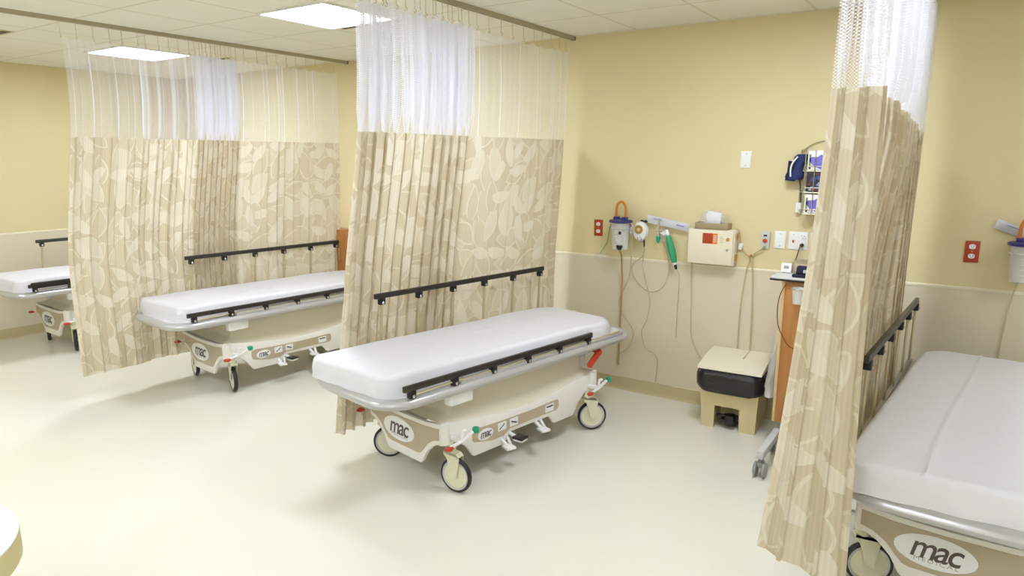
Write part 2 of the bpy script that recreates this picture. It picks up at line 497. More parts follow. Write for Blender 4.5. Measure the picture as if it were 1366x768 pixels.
# ------------------------------------------------------------------ stretcher
TX, TY = .346, .621
def build_stretcher():
    st = thing('hospital_stretcher', '', 'stretcher', group='wheeled stretchers')
    # bumper rim
    bm = bmesh.new()
    path = [(x, y, .602) for x, y in rrect(.363, 1.047, .17, 10)]
    tube(bm, path, .036, 12, True, .82)
    link_mesh('bumper_frame', bm, M['frame'], st)
    # deck
    bm = bmesh.new(); prism(bm, rrect(.350, 1.034, .16, 8), .592, .628, 'xy')
    link_mesh('deck', bm, M['deck'], st)
    # underframe cross tubes
    bm = bmesh.new()
    for y in (-.78, .78): tube(bm, [(-.33, y, .565), (.33, y, .565)], .018)
    for x in (-.2, .2): tube(bm, [(x, -.8, .562), (x, .8, .562)], .020)
    link_mesh('underframe', bm, M['frame'], st)
    # mattress under its sheet
    st_mattress(st)
    # rails
    side_rail(st, -1, True); side_rail(st, 1, False)
    # base shell
    top = lambda y: .335 + .075 * abs(y / .67) ** 1.6
    def side_poly():
        p = [(y, top(y)) for y in [(.68 - 1.36 * k / 16) for k in range(17)]]
        p += [(-.68, .295), (-.62, .292), (-.56, .272), (-.50, .225), (-.455, .160), (-.44, .150), (-.205, .150), (-.195, .155), (-.155, .205), (-.14, .212),
              (.19, .212), (.205, .208), (.245, .158), (.26, .150), (.44, .150), (.455, .160), (.50, .225), (.56, .272), (.62, .292), (.68, .295)]
        return p
    bm = bmesh.new()
    for s in (-1, 1): prism(bm, side_poly(), s * .328, s * .306, 'yz', .004)
    ztop = top(.67)
    foot = [(.335, ztop), (.2, ztop - .016), (0, ztop - .022), (-.2, ztop - .016), (-.335, ztop), (-.335, .295), (-.30, .288), (-.25, .262), (-.20, .212), (-.165, .150), (-.15, .136),
            (.15, .136), (.165, .150), (.20, .212), (.25, .262), (.30, .288), (.335, .295)]
    for s in (-1, 1): prism(bm, foot, s * .690, s * .664, 'xz', .004)
    for sx in (-1, 1):
        for sy in (-1, 1): tube(bm, [(sx * .312, sy * .655, .288), (sx * .312, sy * .655, ztop - .004)], .034, 14)
    link_mesh('base_cover', bm, M['cream'], st)
    # sloped top of the base, rising to the lift housing
    bm = bmesh.new(); n = 14
    def ring(hx, hy, zf, rad): 
        return [bm.verts.new((x, y, zf(y))) for x, y in rrect(hx, hy, rad, 5)]
    def ring2(hx, hy, zf, m=20):
        pts = [(hx, -hy + 2 * hy * k / m) for k in range(m)] + [(hx - 2 * hx * k / m, hy) for k in range(m)] + \
              [(-hx, hy - 2 * hy * k / m) for k in range(m)] + [(-hx + 2 * hx * k / m, -hy) for k in range(m)]
        return [bm.verts.new((x, y, zf(y))) for x, y in pts]
    rings = [ring2(.318, .676, lambda y: top(y) - .004), ring2(.300, .64, lambda y: top(y) + .012), ring2(.275, .60, lambda y: .40 + .03 * abs(y) / .6), ring2(.262, .585, lambda y: .45), ring2(.255, .575, lambda y: .575)]
    for a, b in zip(rings, rings[1:]):
        for k in range(len(a)): bm.faces.new((a[k], a[(k + 1) % len(a)], b[(k + 1) % len(a)], b[k]))
    bm.faces.new(rings[-1])
    link_mesh('lift_housing', bm, M['pedestal'], st, 50)
    # lift columns at each end
    for y in (-.50, .66):
        bm = bmesh.new(); lathe(bm, [(.045, .40), (.045, .50), (.038, .502), (.038, .585)], 18, T(.20, y, 0))
        link_mesh('lift_column', bm, M['cream'], st)
    # foot decal with logo
    zt = ztop - .026
    bm = bmesh.new()
    prism(bm, [(-.318, zt), (-.2, zt - .014), (0, zt - .018), (.2, zt - .014), (.318, zt), (.318, .318), (.27, .304), (.22, .272), (.18, .226), (.155, .200), (.13, .192),
               (-.13, .192), (-.155, .200), (-.18, .226), (-.22, .272), (-.27, .304), (-.318, .318)], -.6925, -.689, 'xz')
    d = link_mesh('foot_decal', bm, M['tan'], st)
    logo_on(d, Matrix.Translation((-.045, -.6925, .284)) @ RX(90), .145, .070)
    # long-side decal
    bm = bmesh.new()
    prism(bm, [(-.455, .250), (-.445, .236), (-.30, .205), (-.205, .205), (-.19, .212), (-.15, .236), (.27, .236), (.29, .244), (.297, .262), (.293, .296), (.28, .306), (0, .300),
               (-.25, .305), (-.42, .312), (-.448, .306), (-.457, .292)], .3275, .3305, 'yz')
    d = link_mesh('side_decal', bm, M['tan'], st)
    Ms = Matrix.Translation((.3305, 0, 0)) @ RZ(90) @ RX(90)
    logo_on(d, Ms @ T(-.355, .260, 0), .062, .034)
    for (y0, y1, kind) in ((-.255, -.185, 0), (-.155, -.085, 1), (.165, .245, 2)):
        bm = bmesh.new(); box(bm, y0, y1, .244, .294, 0, .0012, M=Ms)
        s = link_mesh('pedal_sticker', bm, M['white'], d, 0)
    bm = bmesh.new()
    tube_l = lambda a, b, r: tube(bm, [Ms @ Vector((a[0], a[1], .002)), Ms @ Vector((b[0], b[1], .002))], r, 6)
    for a_, b_, r_ in (((-.242, .254), (-.200, .282), .0028), ((-.142, .276), (-.100, .262), .0045), ((.177, .279), (.233, .279), .0045)):
        bm = bmesh.new(); tube_l(a_, b_, r_); link_mesh('sticker_mark', bm, M['boxdark'], d)
    # casters
    for sx in (-1, 1):
        for sy in (-1, 1): caster(st, sx, sy)
    # brake levers on every corner
    for sx in (-1, 1):
        for sy in (-1, 1): brake(st, sx, sy)
    # pedals along the long side
    for y, z0, blk, ang in ((-.215, .175, 0, -12), (-.155, .195, 1, 8), (.085, .195, 0, -10)):
        bm = bmesh.new(); Mp = T(.30, y, z0) @ RZ(ang)
        tube(bm, [Mp @ Vector((-.08, 0, .035)), Mp @ Vector((.03, 0, .01)), Mp @ Vector((.09, 0, -.008))], .011, 8)
        if not blk:
            tube(bm, [Mp @ Vector((-.05, .05, .030)), Mp @ Vector((.03, .045, .005)), Mp @ Vector((.085, .025, -.010))], .010, 8)
        box(bm, .07, .135, -.028, .034, -.020, -.004, .004, M=Mp)
        p = link_mesh('foot_pedal', bm, M['white'], st)
        if blk:
            bm = bmesh.new(); box(bm, .068, .140, -.034, .036, -.006, .008, .004, M=Mp)
            tag(link_mesh('pedal_pad', bm, M['black'], p), 'black rubber pedal pad')
    # white box under the frame
    bm = bmesh.new(); box(bm, .300, .366, -.640, -.480, .508, .580, .010, 3)
    link_mesh('control_box', bm, M['white'], st)
    # red release lever
    bm = bmesh.new(); tube(bm, smooth_path([(.29, .60, .57), (.345, .66, .545), (.36, .595, .50), (.36, .555, .468)], 4), .010, 8)
    box(bm, -.016, .016, -.075, .075, -.016, .016, .006, M=T(.36, .625, .512) @ RX(36))
    tag(link_mesh('release_lever', bm, M['red'], st), 'red release lever')
    # low lever with red tip, at the other foot corner
    return st

def st_mattress(st):
    bm = bmesh.new(); NX, NY = 84, 150
    y0, y1, hx, z0, zt = -1.05, .90, .328, .628, .742
    def shape(u, v):      # u,v in -1..1 -> rounded rectangle plan (superellipse-like corner squeeze)
        x = u * hx; yc = (y0 + y1) / 2; hy = (y1 - y0) / 2
        rc = .15 if v > 0 else .075
        y = v * hy
        # pull corners in
        ex, ey = abs(x) - (hx - rc), abs(y) - (hy - rc)
        if ex > 0 and ey > 0:
            d = math.hypot(ex, ey); m = max(ex, ey)
            k = m / d; x = math.copysign(hx - rc + ex * k, x); y = math.copysign(hy - rc + ey * k, y)
        if v < 0: y += .035 * (x / hx) * min(1, -v * 1.5)
        return x, y + yc
    def edge(u, v):
        a = min((1 - abs(u)) * hx, (1 - abs(v)) * .97)
        r = .034
        return 0 if a >= r else r - math.sqrt(max(0, r * r - (r - a) ** 2))
    top = []
    us = [math.copysign(1 - (1 - abs(t)) ** 1.5, t) for t in [2 * i / NX - 1 for i in range(NX + 1)]]
    vs = [math.copysign(1 - (1 - abs(t)) ** 1.4, t) for t in [2 * j / NY - 1 for j in range(NY + 1)]]
    for j in range(NY + 1):
        row = []
        for i in range(NX + 1):
            x, y = shape(us[i], vs[j]); z = zt - edge(us[i], vs[j])
            w = noise.noise(Vector((x * 4, y * 2.2, 3))) * .006 + noise.noise(Vector((x * 11, y * 7, 9))) * .0028
            # pressed folds of the clean sheet
            w += .0075 * max(0, 1 - abs(x + .055 - .012 * sin(3 * y)) / .012)
            w += .0045 * max(0, 1 - abs(y - .05 - .03 * x) / .016) + .0045 * max(0, 1 - abs(y + .50 + .02 * x) / .016) + .004 * max(0, 1 - abs(y - .58 - .02 * x) / .016)
            w += -.010 * max(0, (y - .55)) / .4
            row.append(bm.verts.new((x, y, z + w)))
        top.append(row)
    for j in range(NY):
        for i in range(NX): bm.faces.new((top[j][i], top[j][i + 1], top[j + 1][i + 1], top[j + 1][i]))
    per = [top[0][i] for i in range(NX + 1)] + [top[j][NX] for j in range(1, NY + 1)] + [top[NY][i] for i in range(NX - 1, -1, -1)] + [top[j][0] for j in range(NY - 1, 0, -1)]
    prev = per; levels = (.70, .675, .650, .628)
    for li, z in enumerate(levels):
        cur = []
        for k, v in enumerate(per):
            dx, dy = v.co.x, v.co.y - (y0 + y1) / 2
            L = math.hypot(dx / hx, dy / 1.2) or 1
            n = Vector((dx / hx if abs(dx) > hx - .1 else 0, dy / .97 if abs(dy) > .87 else 0, 0))
            if n.length: n.normalize()
            s = v.co.x * 3 + v.co.y * 5
            off = (.004, .006, .008, .012)[li] + noise.noise(Vector((v.co.x * 9, v.co.y * 9, li * .8))) * (.003 + .003 * li)
            cur.append(bm.verts.new((v.co.x + n.x * off, v.co.y + n.y * off, z)))
        for k in range(len(per)): bm.faces.new((prev[k], prev[(k + 1) % len(per)], cur[(k + 1) % len(per)], cur[k]))
        prev = cur
    bm.faces.new(prev)
    o = link_mesh('mattress', bm, M['sheet'], st, 60)
    o['label'] = 'white sheet covered mattress'
    o.rotation_euler = (0, 0, R(-1.5))
    # turned-under sheet end lying on the deck at the head
    bm = bmesh.new()
    pts = []
    for j in range(9):
        row = []
        for i in range(15):
            x = -.27 + .54 * i / 14; y = .86 + .14 * j / 8
            z = .634 + .03 * (1 - j / 8) ** 2 + .010 * noise.noise(Vector((x * 9, y * 14, 4))) + .006
            row.append(bm.verts.new((x * (1 - .12 * j / 8), y, z)))
        pts.append(row)
    for j in range(8):
        for i in range(14): bm.faces.new((pts[j][i], pts[j][i + 1], pts[j + 1][i + 1], pts[j + 1][i]))
    bmesh.ops.solidify(bm, geom=bm.faces[:], thickness=.004)
    link_mesh('sheet_end', bm, M['sheet'], st, 60)

def logo_on(parent, Mx, a, b):
    bm = bmesh.new(); prism(bm, ellipse(a, b), 0, .0018, 'xy', M=Mx)
    e = link_mesh('logo_plate', bm, M['white'], parent)
    bm = text_bm('mac', b * 2.0, .25, .0006, b * .016, .86, .86)
    bmesh.ops.transform(bm, matrix=Mx @ T(0, b * .13, .0024), verts=bm.verts)
    t2 = text_bm('MEDICAL', b * .36, 0, .0005, 0, 1.2, 1.35)
    bm2 = t2; bmesh.ops.transform(bm2, matrix=Mx @ T(a * .05, -b * .58, .0024), verts=bm2.verts)
    # hairline ring inside the oval
    link_mesh('logo_lettering', bm, M['ink'], parent, 0)
    link_mesh('logo_small_lettering', bm2, M['faintink'], parent, 0)

def side_rail(st, s, raised):
    x = s * .372; arm = .345
    ys = [-.555 + .2875 * k for k in range(6)]
    zr, yo = (1.0, 0) if raised else (.682, -.353)
    # bar: flat channel, black
    bm = bmesh.new(); box(bm, x - .011, x + .011, -.605 + yo, .925 + yo, zr - .012, zr + .020, .004)
    bar = link_mesh('side_rail', bm, M['barmetal'], st)
    tag(bar, 'raised dark side rail' if raised else 'lowered dark side rail lying beside the mattress')
    bm = bmesh.new()
    if raised: box(bm, x - .012, x + .012, ys[0] - .03, ys[-1] + .03, .626, .652, .004)
    else: box(bm, x - .012, x + .012, ys[0] - .03, ys[-1] + .03, .626, .646, .004)
    link_mesh('pivot_rail', bm, M['frame'], bar)
    for y in ys:
        bm = bmesh.new(); box(bm, x - .017, x + .017, y + yo - .019, y + yo + .019, zr - .050, zr - .008, .004)
        b = tag(link_mesh('bracket', bm, M['black'], bar), 'black bracket')
        lathe_bm = bmesh.new(); lathe(lathe_bm, [(.0, 0), (.009, 0), (.009, .004), (.006, .006), (0, .006)], 12, T(x + .017, y + yo, zr - .037) @ RY(90))
        link_mesh('bolt', lathe_bm, M['chrome'], bar)
        bm = bmesh.new()
        p0 = Vector((x, y + .012 if raised else y - .01, .640)); p1 = Vector((x, y + yo, zr - .03))
        if raised: tube(bm, [p0 - Vector((0, .03, 0)), p1], .0115, 8, sy=.6)
        else: tube(bm, [Vector((x - .004, y, .652)), Vector((x - .004, y + yo + .01, zr - .038))], .009, 8, sy=.6)
        link_mesh('post', bm, M['post'], bar)

def caster(st, sx, sy):
    bm = bmesh.new()
    # swivel head and fork; wheel trails the stem by 35 mm along local -x
    lathe(bm, [(.026, .232), (.030, .238), (.030, .262), (.018, .268), (.018, .300)], 16)
    prism(bm, [(-.052, .232), (.030, .240), (.034, .222), (.012, .20), (-.005, .150), (-.018, .092), (-.052, .092), (-.060, .150), (-.070, .205)], .021, .026, 'xz')
    prism(bm, [(-.052, .232), (.030, .240), (.034, .222), (.012, .20), (-.005, .150), (-.018, .092), (-.052, .092), (-.060, .150), (-.070, .205)], -.026, -.021, 'xz')
    prism(bm, [(-.068, .214), (.032, .226), (.030, .241), (-.052, .233)], -.026, .026, 'xz')
    c = link_mesh('caster', bm, M['disc'], st)
    c.location = (sx * .318, sy * .610, 0)
    Mw = T(-.035, 0, .1005) @ RX(90)
    bm = bmesh.new(); pr_ = [(.084, -.013), (.092, -.0155), (.098, -.010), (.1, 0), (.098, .010), (.092, .0155), (.084, .013)]
    t = bmesh.new(); rings = []
    for k in range(40):
        a = 2 * pi * k / 40
        rings.append([t.verts.new((r * cos(a), r * sin(a), z)) for r, z in pr_])
    for k in range(40):
        A, B = rings[k], rings[(k + 1) % 40]
        for i in range(len(pr_)): t.faces.new((A[i], A[(i + 1) % len(pr_)], B[(i + 1) % len(pr_)], B[i]))
    merge(bm, t, Mw); tag(link_mesh('tyre', bm, M['tyre'], c, 60), 'black rubber tyre')
    bm = bmesh.new(); lathe(bm, [(0, -.017), (.010, -.017), (.012, -.013), (.074, -.010), (.074, .010), (.012, .013), (.010, .017), (0, .017)], 36, Mw)
    link_mesh('wheel', bm, M['disc'], c)
    bm = bmesh.new()
    t = bmesh.new(); rr = [(.073, -.012), (.0845, -.0135), (.0845, .0135), (.073, .012)]; rings = []
    for k in range(40):
        a = 2 * pi * k / 40; rings.append([t.verts.new((r * cos(a), r * sin(a), z)) for r, z in rr])
    for k in range(40):
        A, B = rings[k], rings[(k + 1) % 40]
        for i in range(4): t.faces.new((A[i], A[(i + 1) % 4], B[(i + 1) % 4], B[i]))
    merge(bm, t, Mw); link_mesh('wheel_rim', bm, M['ring'], c)
    return c

def brake(st, sx, sy):
    bm = bmesh.new()
    X = sx * .412
    # shaft through the corner, lever rocking along the long side
    tube(bm, [(sx * .318, sy * .61, .315), (X, sy * .61, .322)], .012, 8)
    inner = -sy
    red_y = sy * .61 - .085; grn_y = sy * .61 + .095
    tube(bm, smooth_path([(X, red_y, .308), (X, sy * .61 - .02, .316), (X, sy * .61 + .03, .330), (X + sx * .008, grn_y - .02, .356)], 4), [.010] * 13, 8)
    tube(bm, smooth_path([(X, sy * .61, .322), (X, sy * .61 + .005, .37), (X + sx * .004, sy * .61 + .03, .372)], 4), .009, 8)
    b = link_mesh('brake_lever', bm, M['white'], st)
    bm = bmesh.new(); lathe(bm, [(0, -.016), (.018, -.013), (.025, 0), (.018, .013), (0, .016)], 16, T(X + sx * .004, red_y - .008, .304) @ Matrix.Diagonal((.8, 1.25, .75, 1)))
    tag(link_mesh('red_pad', bm, M['red'], b), 'red pedal end')
    bm = bmesh.new(); lathe(bm, [(0, -.020), (.019, -.014), (.022, 0), (.019, .014), (0, .020)], 6, T(X + sx * .010, grn_y, .360))
    tag(link_mesh('green_pad', bm, M['green'], b), 'green pedal end')

proto = build_stretcher()
beds = [((-2.455, -1.448), -.183, 'white sheeted stretcher in the middle, uncovered on all sides, nearest complete one', (92, 38, 92, 92)),
        ((-4.937, -1.153), -.113, 'white sheeted stretcher between the two left curtains, its head end hidden', (72, 60, 72, 60)),
        ((-7.263, -1.309), -.046, 'stretcher by the left wall, mostly hidden behind the far left curtain', (72, 70, 72, 60)),
        ((.1115, -1.181), -.058, 'stretcher at the right edge, cut off by the photo, big logo on its foot', (40, 38, 40, 40))]
# wheel headings: yaw of the wheel's plane (deg) for casters in build order (-,-), (-,+), (+,-), (+,+)
heads = [(215, 220, 184, 222), (-20, 20, -22, 10), (-20, 10, -24, 10), (200, 0, 10, 10)]
for k, ((x, y), a, lab, _) in enumerate(beds):
    b = proto if k == 0 else copy_tree(proto)
    b.location = (x, y, 0); b.rotation_euler = (0, 0, a); b['label'] = lab
    cs = [c for c in b.children if c.name.startswith('caster')]
    cs.sort(key=lambda c: (c.location.x, c.location.y))
    if k == 1:
        for c in b.children:
            if c.name.startswith('mattress'): c.location = (.015, .055, 0)
    if k == 2:
        bm = bmesh.new(); box(bm, .352, .400, -.935, .55, .664, .716, .010); tag(link_mesh('rail_cover', bm, M['black'], b), 'black cover along the lowered rail')
    for c, h in zip(cs, heads[k]): c.rotation_euler = (0, 0, R(h) - a)

# ------------------------------------------------------------------ curtain tracks and curtains
def track(label, x, y0, y1):
    t = thing('curtain_track', label, 'curtain track', (x, y1, H), 0, 'ceiling curtain tracks')
    L = y1 - y0
    bm = bmesh.new()
    prism(bm, [(-.017, 0), (.017, 0), (.017, -.026), (.006, -.026), (.006, -.021), (.012, -.021), (.012, -.006), (-.012, -.006), (-.012, -.021), (-.006, -.021), (-.006, -.026), (-.017, -.026)], -L, 0, 'xz')
    link_mesh('rail', bm, M['track'], t, 0)
    bm = bmesh.new(); box(bm, -.018, .018, -.0, .014, -.028, 0, .002)
    link_mesh('end_cap', bm, M['trackend'], t)
track('curtain track above the middle curtain', T1, -3.9, -.022)
track('curtain track above the far left curtain', T2, -4.4, -.022)
track('curtain track end above the nearest curtain at right', T0, -3.4, -.022)

def hook_mesh():
    bm = bmesh.new()
    tube(bm, [(0, 0, 0), (0, 0, -.085)], .0022, 6)
    for z in (-.02, -.045, -.07): lathe(bm, [(0, -.004), (.004, 0), (0, .004)], 8, T(0, 0, z))
    tube(bm, smooth_path([(0, 0, -.085), (.010, 0, -.094), (.008, 0, -.106), (0, 0, -.108), (-.006, 0, -.098)], 3), .0028, 6)
    me = bpy.data.meshes.new('hook'); bm.to_mesh(me); bm.free(); me.materials.append(M['hook'])
    return me
HOOK = hook_mesh()

def curtain(label, track_x, segs, seam, hem, top=2.625, lean=0.0, flare=1.0, hookstep=.135, warp=None):
    """segs: list of (y0, y1, folds, amp, x offset top, x offset hem); the cloth runs along y with omega pleats"""
    P = []                              # (y, x_top, x_hem)
    ph = 0.0
    for si, (ya, yb, nf, amp, xt, xh) in enumerate(segs):
        n = max(10, int(max(nf, 1) * 16)); n = int(max(n, (yb - ya) / .02))
        per = (yb - ya) / max(nf, .5)
        nxt = segs[min(si + 1, len(segs) - 1)]; prv = segs[max(si - 1, 0)]
        for k in range(n):
            t = k / n; p = ph + 2 * pi * nf * t
            wob = noise.noise(Vector((ya * 3 + t * nf * .9, track_x, 1.3)))
            a = amp * (.75 + .5 * wob)
            # blend offsets at the seams between the segments
            e = min(1, t * (yb - ya) / .10); xo = prv[4] + (xt - prv[4]) * (.5 + .5 * e) if t < .5 else xt
            xo2 = prv[5] + (xh - prv[5]) * (.5 + .5 * e) if t < .5 else xh
            y = ya + (yb - ya) * t + .22 * per * sin(2 * p) * min(1, amp / .03) * (.8 + .5 * wob)
            s = a * sin(p)
            P.append((y, xo + s, xo2 + s * flare * (.85 + .5 * noise.noise(Vector((y * 5, 2, track_x))))))
        ph += 2 * pi * nf
    P.append((segs[-1][1], segs[-1][4] + segs[-1][3] * sin(ph), segs[-1][5] + segs[-1][3] * sin(ph)))
    S = [0.0]
    for a, b in zip(P, P[1:]): S.append(S[-1] + math.hypot(b[0] - a[0], b[1] - a[1]))
    yend = segs[-1][1]; y00 = segs[0][0]
    def point(i, z):
        y, xt, xh = P[i]
        f = max(0, min(1, (2.6 - z) / (2.6 - .33)))
        x = xt + (xh - xt) * f
        yy = yend + (y - yend) * (1 + lean * f)
        x += .010 * noise.noise(Vector((y * 3.1, z * 1.1, track_x)))
        if warp: x, yy = warp(x, yy, z, f, (y - y00) / (yend - y00))
        return Vector((track_x + x, yy, z))
    t = thing('privacy_curtain', label, 'curtain', (track_x, yend, 0), 0, 'privacy curtains')
    org = Vector((track_x, yend, 0))
    # the light net gathers into finer folds than the heavy cloth below it
    amps = []
    for (y, _, _) in P:
        am = 0
        for sg in segs:
            if sg[0] <= y <= sg[1]: am = sg[3]
        amps.append(am)
    def sheet(name, zlo, zhi, rows, m, thick):
        bm = bmesh.new(); uvl = bm.loops.layers.uv.new('UVMap'); g = []
        sub = 4 if thick else 1
        idx = [(i, k / sub) for i in range(len(P) - 1) for k in range(sub)] + [(len(P) - 2, 1.0)]
        U = [S[i] + (S[i + 1] - S[i]) * q for i, q in idx]
        for j in range(rows + 1):
            row = []
            for n_, (i, q) in enumerate(idx):
                lo = zlo(i) * (1 - q) + zlo(i + 1) * q; hi = zhi(i) * (1 - q) + zhi(i + 1) * q
                if thick: hi = top - .022 * abs(sin(pi * U[n_] / hookstep))
                z = lo + (hi - lo) * j / rows
                p = point(i, z).lerp(point(i + 1, z), q) - org
                if thick:
                    am = max(0, min(1, (amps[i] - .015) / .04)) * (.35 + .65 * min(1, (z - lo) / .12))
                    p.x += am * .034 * sin(U[n_] * 2 * pi / .062 + 2 * noise.noise(Vector((U[n_] * 3, 1, 2))))
                    p.y += am * .010 * sin(U[n_] * 4 * pi / .062 + .7)
                row.append(bm.verts.new(p))
            g.append(row)
        for j in range(rows):
            for i in range(len(idx) - 1):
                f = bm.faces.new((g[j][i], g[j][i + 1], g[j + 1][i + 1], g[j + 1][i]))
                for lp, (jj, ii) in zip(f.loops, ((j, i), (j, i + 1), (j + 1, i + 1), (j + 1, i))):
                    lp[uvl].uv = (U[ii], g[jj][ii].co.z)
        me = bpy.data.meshes.new(name); bm.to_mesh(me); bm.free()
        return link_data(name, me, m, t, 80)
    fr = lambda i: S[i] / S[-1]
    sm = (lambda i: seam[0] + (seam[1] - seam[0]) * ((P[i][0] - y00) / (yend - y00))) if isinstance(seam, tuple) else (lambda i: seam)
    hm = (lambda i: hem[0] + (hem[1] - hem[0]) * ((P[i][0] - y00) / (yend - y00))) if isinstance(hem, tuple) else (lambda i: hem)
    sheet('fabric_panel', hm, sm, 26, M['fabric'], 0)
    tag(sheet('net_panel', lambda i: sm(i) - .004, lambda i: top - .022 * abs(sin(pi * S[i] / hookstep)), 12, M['net'], 1), 'white see-through netting')
    # hooks
    k = 0; i = 0
    while k * hookstep <= S[-1]:
        while i < len(S) - 1 and S[i] < k * hookstep: i += 1
        p = point(i, top) - org
        h = bpy.data.objects.new('hook', HOOK); COL.objects.link(h); h.parent = t
        h.location = (p.x * .3, p.y, H - .022)
        # swing the hook from the track to the top of the net
        h.rotation_euler = (0, 0, 0)
        k += 1
    return t

def pushed(y_near, push_near, y_far, push_far, z_full=1.05, drift=0.0):
    """cloth held off its track's plane by the stretcher standing against it"""
    def f_(x, y, z, f, t):
        k = max(0, min(1, (2.35 - z) / (2.35 - z_full))); k = k * k * (3 - 2 * k)
        q = max(0, min(1, (y - y_near) / (y_far - y_near)))
        return x + k * (push_near + (push_far - push_near) * q), y + drift * k * (1 - q) * (.30 + .70 * min(1, max(0, (z - .2) / .8)))
    return f_
# middle curtain
curtain('beige leaf-patterned privacy curtain behind the middle stretcher', T1,
        [(-2.27, -1.30, 12, .056, .0, .0), (-1.30, -.30, 4.5, .017, .0, .0), (-.30, -.115, 2, .018, 0, 0)],
        1.965, .190, warp=pushed(-2.25, -.37, -.45, -.09, .75, .15))
# far left curtain
curtain('beige leaf-patterned privacy curtain hanging at far left, hiding the last stretcher', T2,
        [(-2.56, -2.08, 4, .020, .02, .10), (-2.08, -1.62, 4, .028, .01, .02), (-1.62, -1.22, 9, .055, -.01, -.02), (-1.22, -.40, 5, .021, 0, 0), (-.40, -.15, 2, .016, 0, 0)],
        1.965, .195, warp=pushed(-2.3, -.36, -.3, -.05, .9))
# nearest curtain, gathered, its leading edge turned across the foot of the right stretcher
def near_warp(x, y, z, f, t):
    g = max(0, min(1, (1.9 - z) / .8))
    xb = x - .105 * g * max(0, min(1, (.95 - t) / .6))
    t1 = .155
    if t >= t1 + .05: return xb, y
    q = min(1, t / t1); pl = x - .010                     # pl: pleat depth
    A = (-.115 - .135 * f * f, -2.30); B = (.050 + .035 * f, -2.43); C = (-.02 - .08 * g, -2.16)
    if q < .72: u = q / .72; px, py = A[0] + (B[0] - A[0]) * u, A[1] + (B[1] - A[1]) * u
    else: u = (q - .72) / .28; px, py = B[0] + (C[0] - B[0]) * u, B[1] + (C[1] - B[1]) * u
    py += pl * 1.1 * (.5 + .5 * f); px += pl * .35
    w_ = max(0, min(1, (t - t1 + .02) / .07)); w_ = w_ * w_ * (3 - 2 * w_)
    return px * (1 - w_) + xb * w_, py * (1 - w_) + y * w_
curtain('beige leaf-patterned privacy curtain nearest the viewpoint, bunched beside the right stretcher', T0,
        [(-2.38, -2.05, 3.5, .030, .010, .01), (-2.05, -.90, 15, .050, .01, .01), (-.90, -.26, 5, .030, .025, .02)],
        (2.06, 1.965), .335, lean=0.0, warp=near_warp)

# ------------------------------------------------------------------ outlets and plates on the back wall
def plate_thing(name, label, cat, x0, x1, z0, z1, m, group=None, d=.007):
    t = thing(name, label, cat, ((x0 + x1) / 2, 0, (z0 + z1) / 2), 0, group)
    w, h = (x1 - x0) / 2, (z1 - z0) / 2
    bm = bmesh.new(); box(bm, -w, w, -d, 0, -h, h, .0025)
    link_mesh('cover_plate', bm, m, t)
    return t, w, h
def screw(t, x, z, y=-.007):
    bm = bmesh.new(); lathe(bm, [(0, 0), (.004, 0), (.003, .002), (0, .002)], 10, T(x, y, z) @ RX(90)); link_mesh('screw', bm, M['chrome'], t)
def receptacle(t, z, x=0, m='white'):
    bm = bmesh.new(); prism(bm, [(max(-.0165, min(.0165, .019 * cos(a))) + x, z + .0145 * sin(a)) for a in [2 * pi * k / 28 for k in range(28)]], -.0105, -.006, 'xz')
    r = link_mesh('receptacle', bm, M[m], t)
    bm = bmesh.new()
    for dx in (-.0065, .0065): box(bm, x + dx - .0012, x + dx + .0012, -.0112, -.0104, z - .001, z + .008)
    lathe(bm, [(0, 0), (.0026, 0), (.0026, .0006), (0, .0006)], 8, T(x, -.0105, z - .008) @ RX(90))
    link_mesh('slots', bm, M['dark'], r, 0)
for lab, x in (('red wall outlet left of the suction canister, beside the middle curtain', -2.43), ('red wall outlet on the right, above the right stretcher', .033)):
    t, w, h = plate_thing('wall_outlet', lab, 'outlet', x - .037, x + .037, 1.222, 1.350, M['redbrown'], 'red wall outlets')
    receptacle(t, .030); receptacle(t, -.026); screw(t, 0, .002)
t, w, h = plate_thing('blank_wall_plate', 'small white blank plate high on the wall, left of the glove boxes', 'wall plate', -1.355, -1.284, 1.762, 1.876, M['white'])
screw(t, 0, .04); screw(t, 0, -.04)
t, w, h = plate_thing('blank_wall_plate', 'white blank plate right of the nurse call plate', 'wall plate', -1.091, -1.020, 1.224, 1.343, M['white'])
screw(t, 0, .04); screw(t, 0, -.04)
t, w, h = plate_thing('wall_outlet', 'wide white wall outlet with a black plug in it', 'outlet', -1.001, -.880, 1.224, 1.345, M['white'])
receptacle(t, .030, .03); receptacle(t, -.026, .03); screw(t, -.03, .04)
bm = bmesh.new(); box(bm, -.036, -.024, -.0105, -.006, -.014, .004, .002); tag(link_mesh('indicator', bm, M['red'], t), 'tiny red indicator')
t, w, h = plate_thing('wall_outlet', 'white wall outlet plate half hidden by the nearest curtain', 'outlet', -.862, -.790, 1.228, 1.345, M['white'])
receptacle(t, .030); receptacle(t, -.026)
# plug + power cord
t = thing('power_cord', 'dark power cord plugged into the wide white outlet, running down to the cart', 'cord', (-.912, 0, 1.258))
bm = bmesh.new(); lathe(bm, [(0, .0105), (.012, .0105), (.013, .030), (.009, .038), (0, .038)], 14, RX(90)); tag(link_mesh('plug', bm, M['black'], t), 'black plug')
bm = bmesh.new(); tube(bm, smooth_path([(0, -.036, 0), (-.006, -.05, -.012), (-.018, -.06, -.07), (-.030, -.10, -.14), (-.03, -.17, -.19)], 6), .0042, 8); link_mesh('cable', bm, M['blackcord'], t)
